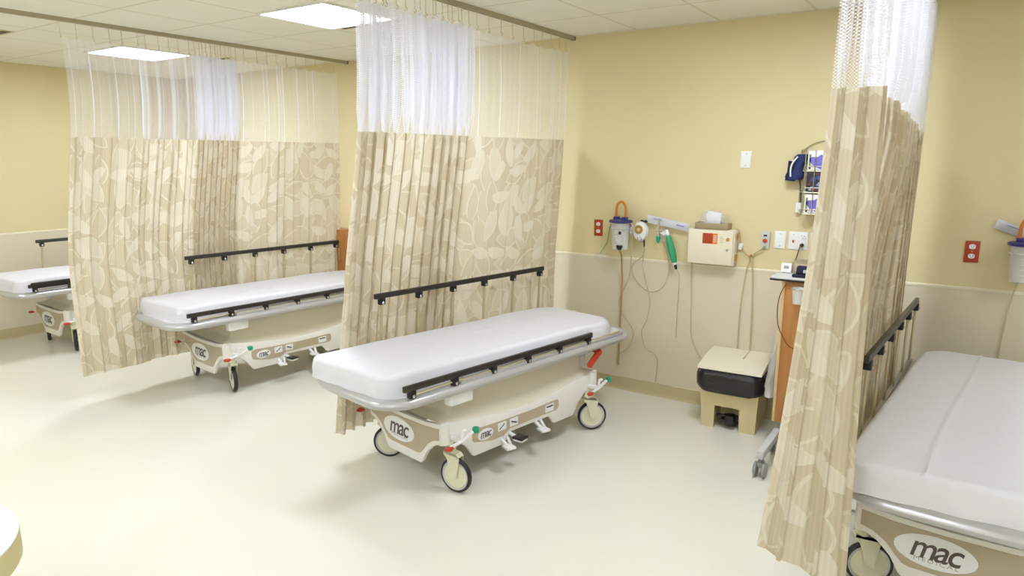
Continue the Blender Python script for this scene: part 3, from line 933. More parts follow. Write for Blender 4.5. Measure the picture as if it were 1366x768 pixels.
# nurse call
t, w, h = plate_thing('nurse_call_plate', 'grey-white nurse call plate with red button beside the wall cabinet', 'call button', -1.182, -1.122, 1.216, 1.334, M['lightgrey'], d=.016)
bm = bmesh.new(); lathe(bm, [(0, 0), (.015, 0), (.015, .004), (.011, .006), (0, .006)], 20, T(0, -.016, -.004) @ RX(90)); tag(link_mesh('button', bm, M['red'], t), 'round red button')
bm = bmesh.new(); box(bm, -.012, .012, -.018, -.015, .026, .038, .001); link_mesh('indicator_window', bm, M['dark'], t)
bm = bmesh.new(); lathe(bm, [(0, 0), (.008, 0), (.007, .012), (0, .012)], 12, T(.0, -.016, -.038) @ RX(90)); link_mesh('jack', bm, M['lightgrey'], t)
def cord(name, label, cat, pts, r, m, sub=6):
    p0 = Vector(pts[0])
    t = thing(name, label, cat, p0)
    bm = bmesh.new(); tube(bm, [p - p0 for p in smooth_path(pts, sub)], r, 8)
    link_mesh('line', bm, m, t)
    return t
p0 = t.location
bm = bmesh.new(); tube(bm, [p - p0 for p in smooth_path([(-1.152, -.03, 1.240), (-1.175, -.035, 1.212), (-1.215, -.02, 1.176), (-1.235, -.016, 1.145), (-1.222, -.015, 1.05), (-1.212, -.015, .85), (-1.205, -.015, .60), (-1.2, -.015, .42), (-1.2, -.012, .12)], 6)], .0055, 8)
tag(link_mesh('call_cord', bm, M['cord'], t), 'beige cord hanging down behind the waste bin')
t = cord('cabinet_cable', 'thin cable looping from the wall cabinet top down behind the waste bin', 'cord',
     [(-1.356, -.03, 1.346), (-1.330, -.016, 1.320), (-1.312, -.014, 1.25), (-1.285, -.014, 1.185), (-1.245, -.014, 1.15), (-1.262, -.014, 1.06), (-1.285, -.014, .86), (-1.292, -.014, .60), (-1.292, -.012, .12)], .0045, M['cord'])
bm = bmesh.new(); box(bm, -.012, .012, -.012, .006, -.022, .022, .004, M=T(.045, .014, -.125) @ RY(18)); link_mesh('connector', bm, M['white'], t)
bm = bmesh.new(); lathe(bm, [(0, -.012), (.011, -.006), (.011, .006), (0, .012)], 12, T(.118, .014, -.185)); tag(link_mesh('clip', bm, M['brass'], t), 'brown clip')
cord('wall_cable', 'thin pale cable hanging below the left side of the wall cabinet', 'cord',
     [(-1.655, -.03, 1.09), (-1.660, -.016, 1.02), (-1.648, -.014, .80), (-1.644, -.014, .60), (-1.62, -.014, .48), (-1.555, -.014, .37), (-1.50, -.016, .30)], .0042, M['cord'])

# ------------------------------------------------------------------ suction canisters
def make_canister(label, x):
    t = thing('suction_canister', label, 'canister', (x, -.090, 1.140), 0, 'suction canisters')
    bm = bmesh.new(); lathe(bm, [(0, 0), (.056, 0), (.062, .006), (.072, .205), (.072, .208), (.069, .208), (.059, .010), (0, .006)], 28); link_mesh('jar', bm, M['clear'], t)
    bm = bmesh.new(); lathe(bm, [(0, .208), (.086, .208), (.090, .212), (.090, .220), (.084, .226), (.05, .232), (0, .234)], 28); 
    box(bm, -.050, -.016, -.03, .02, .228, .252, .004); box(bm, .018, .052, -.03, .02, .228, .250, .004); box(bm, -.018, .02, -.02, .02, .228, .240, .003)
    tag(link_mesh('lid', bm, M['blue'], t), 'dark blue lid')
    bm = bmesh.new(); tube(bm, smooth_path([(-.036, -.005, .245), (-.037, -.005, .30), (-.026, -.005, .345), (.003, -.005, .363), (.030, -.005, .345), (.041, -.005, .30), (.040, -.005, .245)], 5), .0095, 10)
    tag(link_mesh('hose', bm, M['orange'], t), 'orange hose loop')
    bm = bmesh.new(); box(bm, -.025, .025, .068, .090, .10, .20, .004); tube(bm, [(.074 * cos(a), .074 * sin(a), .165) for a in [2 * pi * k / 24 for k in range(24)]], .004, 6, True)
    link_mesh('wall_bracket', bm, M['lightgrey'], t)
    bm = bmesh.new()
    for k in range(5): box(bm, -.018, .004, -.0705 + .0, -.0690, .045 + .03 * k, .047 + .03 * k)
    link_mesh('scale_marks', bm, M['lightgrey'], t, 0)
    return t
c1 = make_canister('clear suction canister with dark blue lid, left of the white vacuum gauge', -2.200)
c2 = copy_tree(c1); c2.location.x = .283; c2['label'] = 'clear suction canister with dark blue lid at the right edge of the photo'

# tube with black ended connector in front of the canister
t = thing('suction_tube', 'tan suction tube with a black-ended clear connector, hanging before the left canister', 'tube', (-2.166, -.175, 1.15))
bm = bmesh.new(); tube(bm, smooth_path([(0, 0, 0), (-.010, .06, -.05), (-.026, .11, -.14), (-.034, .145, -.30), (-.042, .15, -.60), (-.046, .15, -.95)], 6), .0065, 8); link_mesh('line', bm, M['tantube'], t)
bm = bmesh.new(); lathe(bm, [(0, 0), (.014, 0), (.024, .020), (.024, .034), (0, .034)], 14); tag(link_mesh('lower_cap', bm, M['black'], t), 'black lower cap')
bm = bmesh.new(); lathe(bm, [(0, .034), (.018, .034), (.026, .060), (.024, .085), (.012, .110), (.008, .118), (0, .118)], 16); link_mesh('bulb', bm, M['clearer'], t)
bm = bmesh.new(); lathe(bm, [(0, .116), (.010, .116), (.011, .130), (.006, .138), (0, .138)], 12); tag(link_mesh('upper_cap', bm, M['black'], t), 'black upper cap')
bm = bmesh.new(); tube(bm, smooth_path([(0, 0, .136), (.004, 0, .155), (.008, .05, .175), (.012, .07, .200)], 4), .005, 8); link_mesh('stub', bm, M['tubing'], t)

# vacuum gauge
t = thing('vacuum_regulator', 'white oval vacuum regulator with a round gauge, right of the left canister', 'gauge', (-2.050, 0, 1.283))
bm = bmesh.new()
lathe(bm, [(0, 0), (.050, 0), (.062, .012), (.064, .030), (.055, .048), (.046, .052), (0, .052)], 28, T(0, -.03, .004) @ RX(90) @ Matrix.Diagonal((.93, 1.15, 1, 1)))
box(bm, -.030, .030, -.03, 0, -.04, .04, .004)
link_mesh('body', bm, M['white'], t)
bm = bmesh.new(); lathe(bm, [(0, 0), (.034, 0), (.034, .006), (.030, .008), (.030, .005), (0, .005)], 28, T(-.006, -.080, .018) @ RX(90)); link_mesh('gauge_ring', bm, M['brass'], t)
bm = bmesh.new(); lathe(bm, [(0, 0), (.029, 0), (.029, .0015), (0, .0015)], 24, T(-.006, -.085, .018) @ RX(90)); g = tag(link_mesh('gauge_face', bm, M['gauge'], t), 'tan gauge face')
bm = bmesh.new(); lathe(bm, [(0, 0), (.014, 0), (.014, .001), (0, .001)], 16, T(-.006, -.0865, .018) @ RX(90)); link_mesh('gauge_centre', bm, M['cord'], g)
bm = bmesh.new()
for dx in (-.016, .014): lathe(bm, [(0, 0), (.014, 0), (.014, .012), (.009, .018), (0, .018)], 14, T(.020 + dx, -.045, .070))
tag(link_mesh('top_knobs', bm, M['black'], t), 'black knobs on top')
bm = bmesh.new(); lathe(bm, [(0, 0), (.017, 0), (.017, .016), (.011, .020), (0, .020)], 16, T(.004, -.078, -.050) @ RX(90)); link_mesh('dial', bm, M['chrome'], t)
bm = bmesh.new(); tube(bm, [(.026, -.05, -.055), (.030, -.05, -.11)], .006, 8); tag(link_mesh('nipple', bm, M['dark'], t), 'dark outlet nipple')
bm = bmesh.new(); lathe(bm, [(0, 0), (.016, 0), (.016, .03), (.012, .034), (0, .034)], 14, T(-.098, -.0, .030) @ RX(90)); box(bm, -.108, -.088, -.034, -.004, -.022, .012, .003)
f = link_mesh('side_fitting', bm, M['white'], t)
bm = bmesh.new(); lathe(bm, [(0, 0), (.014, 0), (.012, .018), (0, .018)], 14, T(-.098, -.034, .040) @ RX(90)); tag(link_mesh('fitting_cap', bm, M['red'], f), 'red cap')

# oxygen flowmeter
t = thing('oxygen_flowmeter', 'slim oxygen flowmeter with green cone under the white packet', 'flowmeter', (-1.907, 0, 1.27))
bm = bmesh.new(); box(bm, -.045, .045, -.010, 0, -.055, .045, .003); link_mesh('outlet_plate', bm, M['cabinet'], t)
bm = bmesh.new(); tube(bm, [(0, -.010, .004), (0, -.058, .004)], .012, 12); lathe(bm, [(0, -.014), (.016, -.014), (.018, .0), (.018, .022), (.010, .03), (.006, .12), (0, .122)], 14, T(0, -.06, 0)); link_mesh('stem', bm, M['chrome'], t)
bm = bmesh.new(); lathe(bm, [(.0, -.065), (.007, -.062), (.016, -.028), (.017, -.012), (0, -.012)], 14, T(0, -.06, 0)); tag(link_mesh('cone', bm, M['green'], t), 'green cone')
bm = bmesh.new(); lathe(bm, [(0, 0), (.013, 0), (.015, .018), (0, .02)], 12, T(.045, -.05, .012) @ RX(90)); tube(bm, [(.014, -.055, .010), (.045, -.055, .012)], .006, 8); link_mesh('knob', bm, M['white'], t)

# packets
def packet(label, x, y, z, ang, w=.33, h=.058):
    t = thing('paper_packet', label, 'packet', (x, y, z), 0, 'long white paper packets')
    Mx = RY(ang)
    bm = bmesh.new(); NXX = 16; g = []
    for j in range(5):
        g.append([bm.verts.new((-w / 2 + w * i / NXX, -.006 * sin(pi * j / 4) * (1 if 0 < i < NXX else .1) - .004 * sin(i * 1.1) * sin(pi * j / 4), -h / 2 + h * j / 4)) for i in range(NXX + 1)])
    for j in range(4):
        for i in range(NXX): bm.faces.new((g[j][i], g[j][i + 1], g[j + 1][i + 1], g[j + 1][i]))
    bmesh.ops.solidify(bm, geom=bm.faces[:], thickness=.003)
    bmesh.ops.transform(bm, matrix=Mx, verts=bm.verts); link_mesh('wrapper', bm, M['paper'], t, 60)
    bm = bmesh.new()
    box(bm, w * .22, w * .40, -.0125, -.0085, -.002, .006, M=Mx); box(bm, -w * .34, -w * .12, -.0125, -.0085, .010, .013, M=Mx)
    link_mesh('print', bm, M['blueprint'], t, 0)
packet('long white paper packet tucked behind the flowmeter, left of the wall cabinet', -1.846, -.045, 1.358, 9)
packet('long white paper packet behind the right canister lid', .285, -.020, 1.405, 20)

# green handset
t = thing('green_handset', 'green handset with white collar and dark tip hanging left of the wall cabinet', 'handset', (-1.845, -.055, 1.300))
ax = Vector((.090, -.005, -.285)); L = ax.length; q = Vector((0, 0, 1)).rotation_difference(ax.normalized()).to_matrix().to_4x4()
bm = bmesh.new(); lathe(bm, [(0, -.012), (.012, -.010), (.015, .0), (.016, .024), (.013, .034), (0, .034)], 16, q); link_mesh('collar', bm, M['white'], t)
bm = bmesh.new()
prof = [(0, .034), (.016, .034)] + [(.018 + .009 * sin(pi * k / 22) + .0012 * (k % 2), .04 + .195 * k / 22) for k in range(23)] + [(.015, .24), (0, .24)]
lathe(bm, prof, 18, q); tag(link_mesh('grip', bm, M['handgreen'], t), 'ribbed green grip')
bm = bmesh.new(); lathe(bm, [(0, .24), (.014, .24), (.014, .256), (0, .256)], 14, q); link_mesh('lower_collar', bm, M['white'], t)
bm = bmesh.new(); lathe(bm, [(0, .256), (.011, .256), (.010, .285), (.005, .292), (0, .292)], 14, q); tag(link_mesh('tip', bm, M['dark'], t), 'dark tip')
bm = bmesh.new(); tube(bm, smooth_path([(.098, -.005, -.285), (.108, .01, -.33), (.100, .035, -.42), (.094, .04, -.60), (.094, .04, -.80)], 5), .004, 8); link_mesh('cord', bm, M['tubing'], t)
bm = bmesh.new(); tube(bm, smooth_path([(0, 0, .006), (-.012, .01, .020), (-.030, .015, .010), (-.052, .010, -.010)], 4), .005, 8); link_mesh('hanger', bm, M['wire'], t)

cord('oxygen_tubing', 'clear tubing drooping in a wide loop below the vacuum gauge and green handset', 'tube',
     [(-2.02, -.05, 1.180), (-2.035, -.03, 1.10), (-2.120, -.02, 1.02), (-2.118, -.018, .95), (-2.06, -.016, .87), (-1.98, -.016, .825), (-1.91, -.016, .84), (-1.855, -.016, .90), (-1.83, -.018, 1.0), (-1.835, -.03, 1.10), (-1.87, -.05, 1.21), (-1.90, -.058, 1.205)], .0045, M['tubing'])
cord('suction_line', 'clear suction line falling from the left canister lid to the floor in loose curves', 'tube',
     [(-2.13, -.10, 1.352), (-2.105, -.10, 1.33), (-2.118, -.06, 1.20), (-2.135, -.02, 1.06), (-2.15, -.016, .92), (-2.20, -.016, .80), (-2.225, -.016, .70), (-2.17, -.016, .60), (-2.10, -.016, .50), (-2.12, -.016, .38), (-2.2, -.016, .30)], .0045, M['tubing'])
cord('gauge_line', 'clear line hanging straight from the vacuum gauge nipple', 'tube',
     [(-2.02, -.052, 1.172), (-2.03, -.03, 1.10), (-2.04, -.016, 1.02), (-2.01, -.016, .90), (-1.97, -.016, .75), (-1.99, -.016, .60), (-2.03, -.016, .50), (-1.99, -.016, .38), (-1.92, -.016, .34), (-1.89, -.016, .28), (-1.90, -.013, .115)], .004, M['tubing'])
cord('suction_line', 'clear suction line hanging from the right canister down behind the right stretcher', 'tube',
     [(.265, -.09, 1.142), (.262, -.06, 1.10), (.248, -.02, 1.0), (.235, -.016, .80), (.225, -.016, .55), (.22, -.016, .35)], .0045, M['tubing'])

# clear mask on a strap
t = thing('oxygen_mask', 'small clear plastic mask hanging low beside the middle curtain, under the red outlet', 'mask', (-2.385, -.04, 1.06))
bm = bmesh.new(); g = []
for j in range(8):
    row = []
    for i in range(14):
        a = 2 * pi * i / 14; rr = .012 + .048 * (j / 7) ** .8
        row.append(bm.verts.new((rr * cos(a) * 1.15 + .008 * noise.noise(Vector((i, j, 2.2))), -.035 + .045 * (j / 7), rr * sin(a) * .75 + .012 * noise.noise(Vector((i * .9, j * .8, 5))))))
    g.append(row)
for j in range(7):
    for i in range(14): bm.faces.new((g[j][i], g[j][(i + 1) % 14], g[j + 1][(i + 1) % 14], g[j + 1][i]))
bm.faces.new(g[0][::-1]); link_mesh('cup', bm, M['clearer'], t, 60)
bm = bmesh.new(); tube(bm, smooth_path([(.0, -.02, .03), (.02, -.02, .06), (.06, -.02, .12), (.078, -.03, .19), (.092, -.04, .245), (.112, -.05, .283)], 4), .0035, 6); tag(link_mesh('strap', bm, M['greenprint'], t), 'pale green strap')

# ------------------------------------------------------------------ wall cabinet
t = thing('wall_cabinet', 'beige locked wall cabinet with an orange-red label and a key lock', 'cabinet', (-1.503, 0, 1.085))
bm = bmesh.new(); box(bm, -.168, .168, -.088, 0, .0, .252, .008); link_mesh('case', bm, M['cabinet'], t)
bm = bmesh.new(); box(bm, -.160, .160, -.102, -.089, .004, .248, .005); door = link_mesh('door', bm, M['cabinet'], t)
bm = bmesh.new(); box(bm, -.056, .016, -.1032, -.1015, .150, .224); tag(link_mesh('warning_label', bm, M['redbrown'], door, 0), 'red-brown part of the label')
bm = bmesh.new(); box(bm, .016, .050, -.1032, -.1015, .150, .224); l2 = tag(link_mesh('warning_label', bm, M['orangelabel'], door, 0), 'orange part of the label')
bm = bmesh.new()
for z in (.165, .178, .191, .204): box(bm, .021, .045, -.1037, -.1025, z, z + .004)
link_mesh('label_print', bm, M['paper'], door, 0)
bm = bmesh.new()
for z, w in ((.200, .022), (.188, .030), (.176, .020), (.164, .026)): box(bm, .066, .066 + w, -.1030, -.1015, z, z + .003)
link_mesh('small_print', bm, M['faintink'], door, 0)
bm = bmesh.new(); lathe(bm, [(0, 0), (.013, 0), (.012, .006), (0, .007)], 18, T(.122, -.102, .186) @ RX(90)); tag(link_mesh('indicator', bm, M['brass'], door), 'brass round indicator')
bm = bmesh.new(); lathe(bm, [(0, 0), (.010, 0), (.010, .007), (.004, .009), (0, .009)], 16, T(.122, -.102, .112) @ RX(90)); link_mesh('key_lock', bm, M['chrome'], door)
bm = bmesh.new()
for z in (.05, .20): box(bm, .160, .176, -.075, -.045, z - .012, z + .03, .003)
tag(link_mesh('hinge', bm, M['brass'], t), 'brass hinges on the side')
t = thing('metal_tray', 'open brown-grey metal tray on top of the wall cabinet', 'tray', (-1.503, -.045, 1.337))
bm = bmesh.new(); box(bm, -.120, .115, -.048, .042, 0, .004); box(bm, -.120, .115, -.050, -.046, 0, .042, .001); box(bm, -.120, .115, .040, .044, 0, .042, .001); box(bm, -.120, -.116, -.048, .042, 0, .042, .001); box(bm, .111, .115, -.048, .042, 0, .042, .001)
link_mesh('pan', bm, M['traymetal'], t)
def crumple(name, parent, cx, cy, cz, rx, ry, rz, amp, m, seed, nlat=14, nlon=22):
    bm = bmesh.new(); g = []
    for j in range(nlat + 1):
        th = pi * j / nlat; row = []
        for i in range(nlon):
            ph_ = 2 * pi * i / nlon
            d = Vector((sin(th) * cos(ph_), sin(th) * sin(ph_), -cos(th)))
            k = 1 + amp * noise.noise(d * 2.7 + Vector((seed, 0, 0))) + amp * .6 * noise.noise(d * 6 + Vector((0, seed, 0)))
            row.append(bm.verts.new((cx + rx * d.x * k, cy + ry * d.y * k, cz + rz * d.z * k)))
        g.append(row)
    for j in range(nlat):
        for i in range(nlon): bm.faces.new((g[j][i], g[j][(i + 1) % nlon], g[j + 1][(i + 1) % nlon], g[j + 1][i]))
    bmesh.ops.remove_doubles(bm, verts=bm.verts, dist=1e-5)
    return link_mesh(name, bm, m, parent, 60)
t = thing('plastic_bag', 'clear crumpled plastic bag standing in the tray on the wall cabinet', 'bag', (-1.51, -.048, 1.342))
crumple('film', t, 0, 0, .064, .088, .030, .058, .35, M['clearer'], 3.3)
t = thing('paper_card', 'white folded card standing in the clear bag on the wall cabinet', 'card', (-1.512, -.045, 1.345))
bm = bmesh.new(); box(bm, -.050, .050, -.004, 0, .0, .108, .0015, M=RY(6)); box(bm, -.046, .052, .004, .008, .0, .100, .0015, M=RY(-3)); link_mesh('sheet', bm, M['paper'], t)

# ------------------------------------------------------------------ glove box rack
t = thing('glove_box_rack', 'wire wall rack holding three glove boxes, half hidden by the nearest curtain', 'rack', (-.795, 0, 1.47))
bm = bmesh.new(); X0, X1 = -.158, .125
wr = .0042
arch = [(X0, -.012, .0), (X0, -.012, .36), (X0 + .02, -.012, .42), (X0 + .07, -.012, .455), (X0 + .14, -.012, .470), (X1 - .07, -.012, .455), (X1 - .02, -.012, .42), (X1, -.012, .36), (X1, -.012, 0)]
tube(bm, smooth_path(arch, 5), wr, 8)
for z in (.004, .142, .278):
    tube(bm, [(X0, -.012, z), (X0 + .035, -.115, z), (X1, -.115, z), (X1, -.012, z)], wr * .8, 8)
    tube(bm, [(X0 + .035, -.115, z + .03), (X1, -.115, z + .03)], wr * .6, 8)
    tube(bm, [(X0 + .035, -.115, z + .03), (X0 + .035, -.115, z), (X0, -.012, z + .03)], wr * .6, 8)
    tube(bm, [(X0, -.012, z), (X1, -.012, z)], wr * .8, 8)
tube(bm, [(X0 + .042, -.121, .004), (X0 + .042, -.121, .41), (X0 + .10, -.121, .41), (X0 + .10, -.1185, .004)], wr * .8, 8)
link_mesh('wire_frame', bm, M['wire'], t)
bm = bmesh.new(); box(bm, X0 - .014, X0 + .020, -.040, -.006, .004, .070, .005); link_mesh('clip', bm, M['white'], t)
for lab, z, kind in (('white glove box with violet picture, topmost of the three in the rack', 1.753, 0), ('dark printed glove box, middle of the three in the rack', 1.617, 1), ('white glove box with violet picture, lowest of the three in the rack', 1.479, 0)):
    g = thing('glove_box', lab, 'glove box', (-.785, -.066, z), 0, 'glove boxes in the wire rack')
    bm = bmesh.new(); box(bm, -.115, .115, -.045, .045, 0, .125 if z > 1.5 else .120, .002); link_mesh('carton', bm, M['white'] if kind == 0 else M['boxdark'], g)
    if kind == 0:
        bm = bmesh.new(); prism(bm, [(-.060 + .052 * cos(a) * (1 + .22 * sin(3 * a)) + .012, .052 + .040 * sin(a) * (1 + .2 * cos(5 * a))) for a in [2 * pi * k / 30 for k in range(30)]], -.0462, -.0448, 'xz')
        tag(link_mesh('picture', bm, M['violet'], g, 0), 'violet printed picture')
        bm = bmesh.new(); box(bm, -.108, -.096, -.0462, -.0448, .022, .10); tag(link_mesh('side_stripe', bm, M['greenprint'], g, 0), 'green printed stripe')
        bm = bmesh.new(); lathe(bm, [(0, 0), (.007, 0), (0, .001)], 10, T(-.101, -.0455, .014) @ RX(90)); link_mesh('dot', bm, M['boxdark'], g)
    else:
        bm = bmesh.new(); box(bm, -.108, .108, -.0462, -.0448, .008, .118)
        tag(link_mesh('printed_panel', bm, M['patchprint'], g, 0), 'patchy printed front')

# blood pressure cuff
t = thing('blood_pressure_cuff', 'navy blood pressure cuff bundle hanging left of the glove box rack', 'cuff', (-.975, -.060, 1.69))
bm = bmesh.new(); g = []
for j in range(11):
    z = .165 * j / 10; s = .050 + .012 * sin(j * .9) - .018 * (j / 10) ** 2; ox = -.012 + .048 * (j / 10) ** 1.3
    g.append([bm.verts.new((ox + s * cos(2 * pi * i / 18) * (1 + .12 * noise.noise(Vector((i * .8, j * .5, 1)))), .040 * (1 - .4 * j / 10) * sin(2 * pi * i / 18), z)) for i in range(18)])
for j in range(10):
    for i in range(18): bm.faces.new((g[j][i], g[j][(i + 1) % 18], g[j + 1][(i + 1) % 18], g[j + 1][i]))
bm.faces.new(g[0][::-1]); bm.faces.new(g[-1]); link_mesh('cuff_roll', bm, M['navy'], t, 60)
bm = bmesh.new(); prism(bm, [(-.062, -.004), (-.010, -.010), (.012, .010), (-.014, .116), (-.048, .122), (-.052, .05)], -.030, .020, 'xz', .004); tag(link_mesh('loose_end', bm, M['navydark'], t), 'darker loose cuff end')
bm = bmesh.new(); tube(bm, smooth_path([(-.026, -.036, .020), (-.028, -.040, .070), (-.018, -.039, .110), (.010, -.036, .150)], 5), .0055, 8); tag(link_mesh('piping', bm, M['white'], t), 'white strap across the cuff')
bm = bmesh.new(); tube(bm, smooth_path([(.036, .0, .160), (.030, .02, .185), (.016, .045, .190), (.020, .055, .16)], 5), .0035, 6); link_mesh('hanger', bm, M['wire'], t)
bm = bmesh.new(); tube(bm, smooth_path([(.02, -.01, .01), (.03, .01, -.04), (.034, .03, -.10), (.034, .035, -.16)], 5), .004, 8); tag(link_mesh('air_tube', bm, M['blackcord'], t), 'dark air tube')

# ------------------------------------------------------------------ step-on waste bin
t = thing('waste_bin', 'beige step-on waste bin with black liner bag against the back wall', 'bin', (-1.235, -.215, 0), R(3))
bm = bmesh.new()
def frustum(bm, b0, b1, z0, z1):
    A = [bm.verts.new((x, y, z0)) for x, y in b0]; B = [bm.verts.new((x, y, z1)) for x, y in b1]
    n = len(A)
    for i in range(n): bm.faces.new((A[i], A[(i + 1) % n], B[(i + 1) % n], B[i]))
    bm.faces.new(A[::-1]); bm.faces.new(B)
rc = lambda x0, x1, y0, y1: [(x0, y0), (x1, y0), (x1, y1), (x0, y1)]
# two front legs, back block, and the body above the pedal recess
frustum(bm, rc(-.180, -.095, -.165, .17), rc(-.186, -.092, -.176, .18), 0, .165)
frustum(bm, rc(.075, .180, -.165, .17), rc(.072, .186, -.176, .18), 0, .165)
frustum(bm, rc(-.095, .075, .02, .17), rc(-.092, .072, .01, .18), 0.004, .165)
frustum(bm, rc(-.186, .186, -.176, .18), rc(-.200, .200, -.200, .19), .165, .405)
link_mesh('body', bm, M['binbody'], t, 20)
bm = bmesh.new(); g = []
for j, (z, k) in enumerate(((.282, 1.03), (.288, 1.09), (.31, 1.135), (.345, 1.155), (.38, 1.145), (.41, 1.11), (.425, 1.04))):
    row = []
    for i, (x, y) in enumerate(rrect(.200, .195, .07, 6)):
        dz = -.036 * max(0, sin(pi * (x + .2) / .4)) if j < 2 else 0
        row.append(bm.verts.new((x * k + .006 * noise.noise(Vector((i * .9, j, 1))), (y * k - .003) if y < 0 else min(y * k, .200), z + dz + .006 * noise.noise(Vector((i * .7, j * 2, 4))))))
    g.append(row)
for a, b in zip(g, g[1:]):
    for i in range(len(a)): bm.faces.new((a[i], a[(i + 1) % len(a)], b[(i + 1) % len(a)], b[i]))
tag(link_mesh('liner_bag', bm, M['bag'], t, 60), 'glossy black liner bag folded over the rim')
bm = bmesh.new()
prism(bm, [(-.225, .428), (-.222, .446), (-.02, .474), (.200, .482), (.205, .470), (.205, .428)], -.212, .212, 'yz', .005)
lid = link_mesh('lid', bm, M['binlid'], t)
bm = bmesh.new(); box(bm, .045, .049, -.02, .18, .468, .484, 0); link_mesh('lid_seam', bm, M['binbody'], lid, 0)
bm = bmesh.new(); box(bm, -.060, .045, -.155, -.01, .045, .066, .008); box(bm, -.025, .040, -.165, -.085, .030, .100, .010); tube(bm, [(-.092, -.10, .075), (.072, -.10, .075)], .012, 8)
tag(link_mesh('pedal', bm, M['black'], t), 'black foot pedal')

# ------------------------------------------------------------------ wooden carts
def make_cart(label, x0, x1, y0, y1, z0, z1, legs=True):
    cx, cy = (x0 + x1) / 2, (y0 + y1) / 2
    t = thing('wooden_cart', label, 'cart', (cx, cy, 0)); w, d = (x1 - x0) / 2, (y1 - y0) / 2
    bm = bmesh.new(); box(bm, -w, w, -d, d, z0, z1, .004); link_mesh('body', bm, M['wood'], t)
    bm = bmesh.new(); box(bm, -w - .004, -w + .014, -d - .004, -d + .02, z0, z1, .002); tag(link_mesh('edge_strip', bm, M['woodedge'], t), 'pale edge strip')
    bm = bmesh.new(); box(bm, -w + .03, w - .02, -d - .012, -d, z0 + .03, z1 - .05, .004); door = link_mesh('door', bm, M['wood'], t)
    bm = bmesh.new(); tube(bm, smooth_path([(w - .06, -d - .012, z1 - .30), (w - .06, -d - .035, z1 - .29), (w - .06, -d - .035, z1 - .19), (w - .06, -d - .012, z1 - .18)], 3), .005, 8); link_mesh('handle', bm, M['chrome'], door)
    bm = bmesh.new()
    for sx in (-1, 1): box(bm, sx * (w - .03) - .022, sx * (w - .03) + .022, (-d - .40) if legs else -d, d, .115, .165, .008)
    box(bm, -w + .03, w - .03, -.05, .05, .12, z0, .006)
    base = tag(link_mesh('wheeled_base', bm, M['lightgrey'], t), 'light grey wheeled base')
    for sx in (-1, 1):
        for yy in ((-d - .36, -d + .04, d - .06) if legs else (-d + .04, d - .04)):
            bm = bmesh.new(); lathe(bm, [(0, .085), (.016, .085), (.016, .118), (0, .118)], 12); box(bm, -.020, .020, -.030, .030, .060, .092, .008)
            c = link_mesh('caster', bm, M['greycast'], base); c.location = (sx * (w - .03), yy, 0)
            for s in (-1, 1):
                bm = bmesh.new(); lathe(bm, [(0, -.010), (.038, -.010), (.045, -.005), (.045, .005), (.038, .010), (0, .010)], 24, T(s * .024, -.012, .046) @ RY(90)); link_mesh('caster_wheel', bm, M['greycast'], c)
    return t
make_cart('orange wooden cart on a grey wheeled base, beside the waste bin behind the nearest curtain', -.892, -.46, -.60, -.17, .215, 1.105)
make_cart('orange wooden cart against the back wall, a sliver showing past the far left curtain', -5.42, -5.11, -.19, -.025, .18, 1.12, False)

# things on the cart
t = thing('instrument_tray', 'dark-edged light tray on top of the orange cart', 'tray', (-.735, -.45, 1.105))
bm = bmesh.new(); box(bm, -.225, .10, -.17, .14, .006, .026, .006); box(bm, -.10, .08, -.10, .10, 0, .008); link_mesh('tray_top', bm, M['lightgrey'], t)
bm = bmesh.new(); box(bm, -.230, .104, -.175, .145, .002, .014, .004); tag(link_mesh('rim', bm, M['black'], t), 'black rim')
t = thing('monitor_unit', 'grey box-shaped monitor on the orange cart', 'monitor', (-.80, -.40, 1.131))
bm = bmesh.new(); box(bm, -.075, .15, -.06, .07, 0, .078, .008); link_mesh('housing', bm, M['traymetal'], t)
bm = bmesh.new(); box(bm, -.06, .06, -.063, -.058, .015, .065, .003); link_mesh('panel', bm, M['tan'], t)
t = thing('handheld_meter', 'small white meter with grey display at the left end of the cart tray', 'meter', (-.908, -.44, 1.131))
bm = bmesh.new(); box(bm, -.032, .030, -.022, .022, 0, .058, .006, M=RX(-12)); link_mesh('housing', bm, M['white'], t)
bm = bmesh.new(); box(bm, -.016, .014, -.0245, -.021, .024, .042, .001, M=RX(-12)); tag(link_mesh('display', bm, M['greycast'], t), 'grey display')
t = thing('blood_pressure_cuff', 'dark navy cuff rolled up on the right of the cart tray', 'cuff', (-.755, -.555, 1.131))
bm = bmesh.new(); prof = [(.018, -.07), (.030, -.07), (.034, -.06), (.034, .06), (.030, .07), (.018, .07)]
lathe(bm, prof, 20, T(0, 0, .034) @ RY(90)); box(bm, -.09, .06, -.05, -.02, .002, .020, .006); link_mesh('roll', bm, M['navydark'], t)
bm = bmesh.new(); box(bm, -.03, .02, -.036, -.030, .030, .048, .002); tag(link_mesh('strap_tab', bm, M['lightgrey'], t), 'pale strap tab')
t = thing('specimen_cup', 'pale round cup hanging on the front of the orange cart', 'cup', (-.79, -.650, .985))
bm = bmesh.new(); lathe(bm, [(0, 0), (.028, 0), (.038, .09), (.040, .094), (.036, .094), (.026, .006), (0, .004)], 20); link_mesh('shell', bm, M['clear'], t)
bm = bmesh.new(); tube(bm, [(.040 * cos(a), .040 * sin(a), .088) for a in [2 * pi * k / 20 for k in range(20)]], .003, 6, True); link_mesh('ring', bm, M['wire'], t)
t = thing('plastic_bag', 'whitish plastic bag hanging on the left side of the orange cart', 'bag', (-.950, -.42, .33))
bm = bmesh.new(); g = []
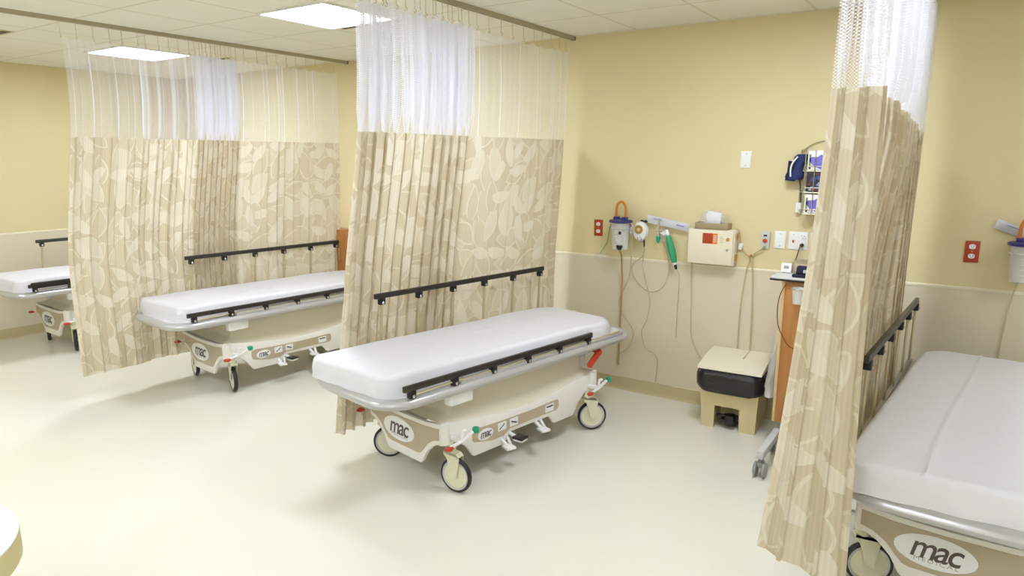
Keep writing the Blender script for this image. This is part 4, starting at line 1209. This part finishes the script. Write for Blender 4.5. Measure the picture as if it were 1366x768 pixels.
for j in range(15):
    f = j / 14; z = .45 * f; s = (.060 - .035 * f ** 1.5) * (1 if j > 1 else .8); sy = .10 - .06 * f
    g.append([bm.verts.new((.010 * f + .022 * f + s * cos(2 * pi * i / 20) * .75 * (1 + .25 * noise.noise(Vector((i * .8, j * .35, 6)))), sy * sin(2 * pi * i / 20) * (1 + .25 * noise.noise(Vector((i * .7, j * .3, 1)))), z)) for i in range(20)])
for a, b in zip(g, g[1:]):
    for i in range(20): bm.faces.new((a[i], a[(i + 1) % 20], b[(i + 1) % 20], b[i]))
bm.faces.new(g[0][::-1]); link_mesh('film', bm, M['clear'], t, 60)
bm = bmesh.new(); tube(bm, smooth_path([(.032, -.02, .44), (.045, 0, .475), (.032, .02, .44)], 5), .003, 6); link_mesh('loop', bm, M['white'], t)
cord('wire_loop', 'thin brown wire looping down the front of the orange cart', 'cord',
     [(-.868, -.618, 1.095), (-.895, -.625, 1.03), (-.905, -.63, .95), (-.898, -.63, .85), (-.87, -.63, .78), (-.83, -.628, .72), (-.79, -.622, .70)], .0028, M['browncord'])

# ------------------------------------------------------------------ counter corner at lower left
t = thing('counter', 'rounded corner of a white-topped counter with a thick tan edge, bottom left of the photo', 'counter', (-1.945, -4.528, 0))
def cshape(r, e):
    pts = [(e, -1.2), (e, 0)]
    pts = []
    for k in range(17):
        a = R(0 + 90 * k / 16); pts.append((.0 + r * cos(a), .0 + r * sin(a)))
    pts += [(-1.4, r), (-1.4, -1.6), (r, -1.6)]
    return pts
bm = bmesh.new(); prism(bm, cshape(.28, 0), .946, .950, 'xy'); link_mesh('countertop', bm, M['countertop'], t)
bm = bmesh.new(); prism(bm, cshape(.281, 0), .882, .946, 'xy', .004); tag(link_mesh('edge_band', bm, M['counterside'], t), 'thick tan edge')
bm = bmesh.new(); box(bm, -1.35, -.25, -1.55, -.15, 0, .885, .01); link_mesh('cabinet_side', bm, M['counterside'], t)

# ------------------------------------------------------------------ world and colour management
w = bpy.data.worlds.new('world'); scene.world = w; w.use_nodes = True
w.node_tree.nodes['Background'].inputs['Color'].default_value = (.9, .9, .85, 1); w.node_tree.nodes['Background'].inputs['Strength'].default_value = .05
vs = scene.view_settings
vs.view_transform = 'Standard'; vs.look = 'None'; vs.gamma = 1; vs.use_curve_mapping = False
vs.exposure = 0.40
scene.cycles.max_bounces = 10; scene.cycles.transparent_max_bounces = 24; scene.cycles.use_denoising = True
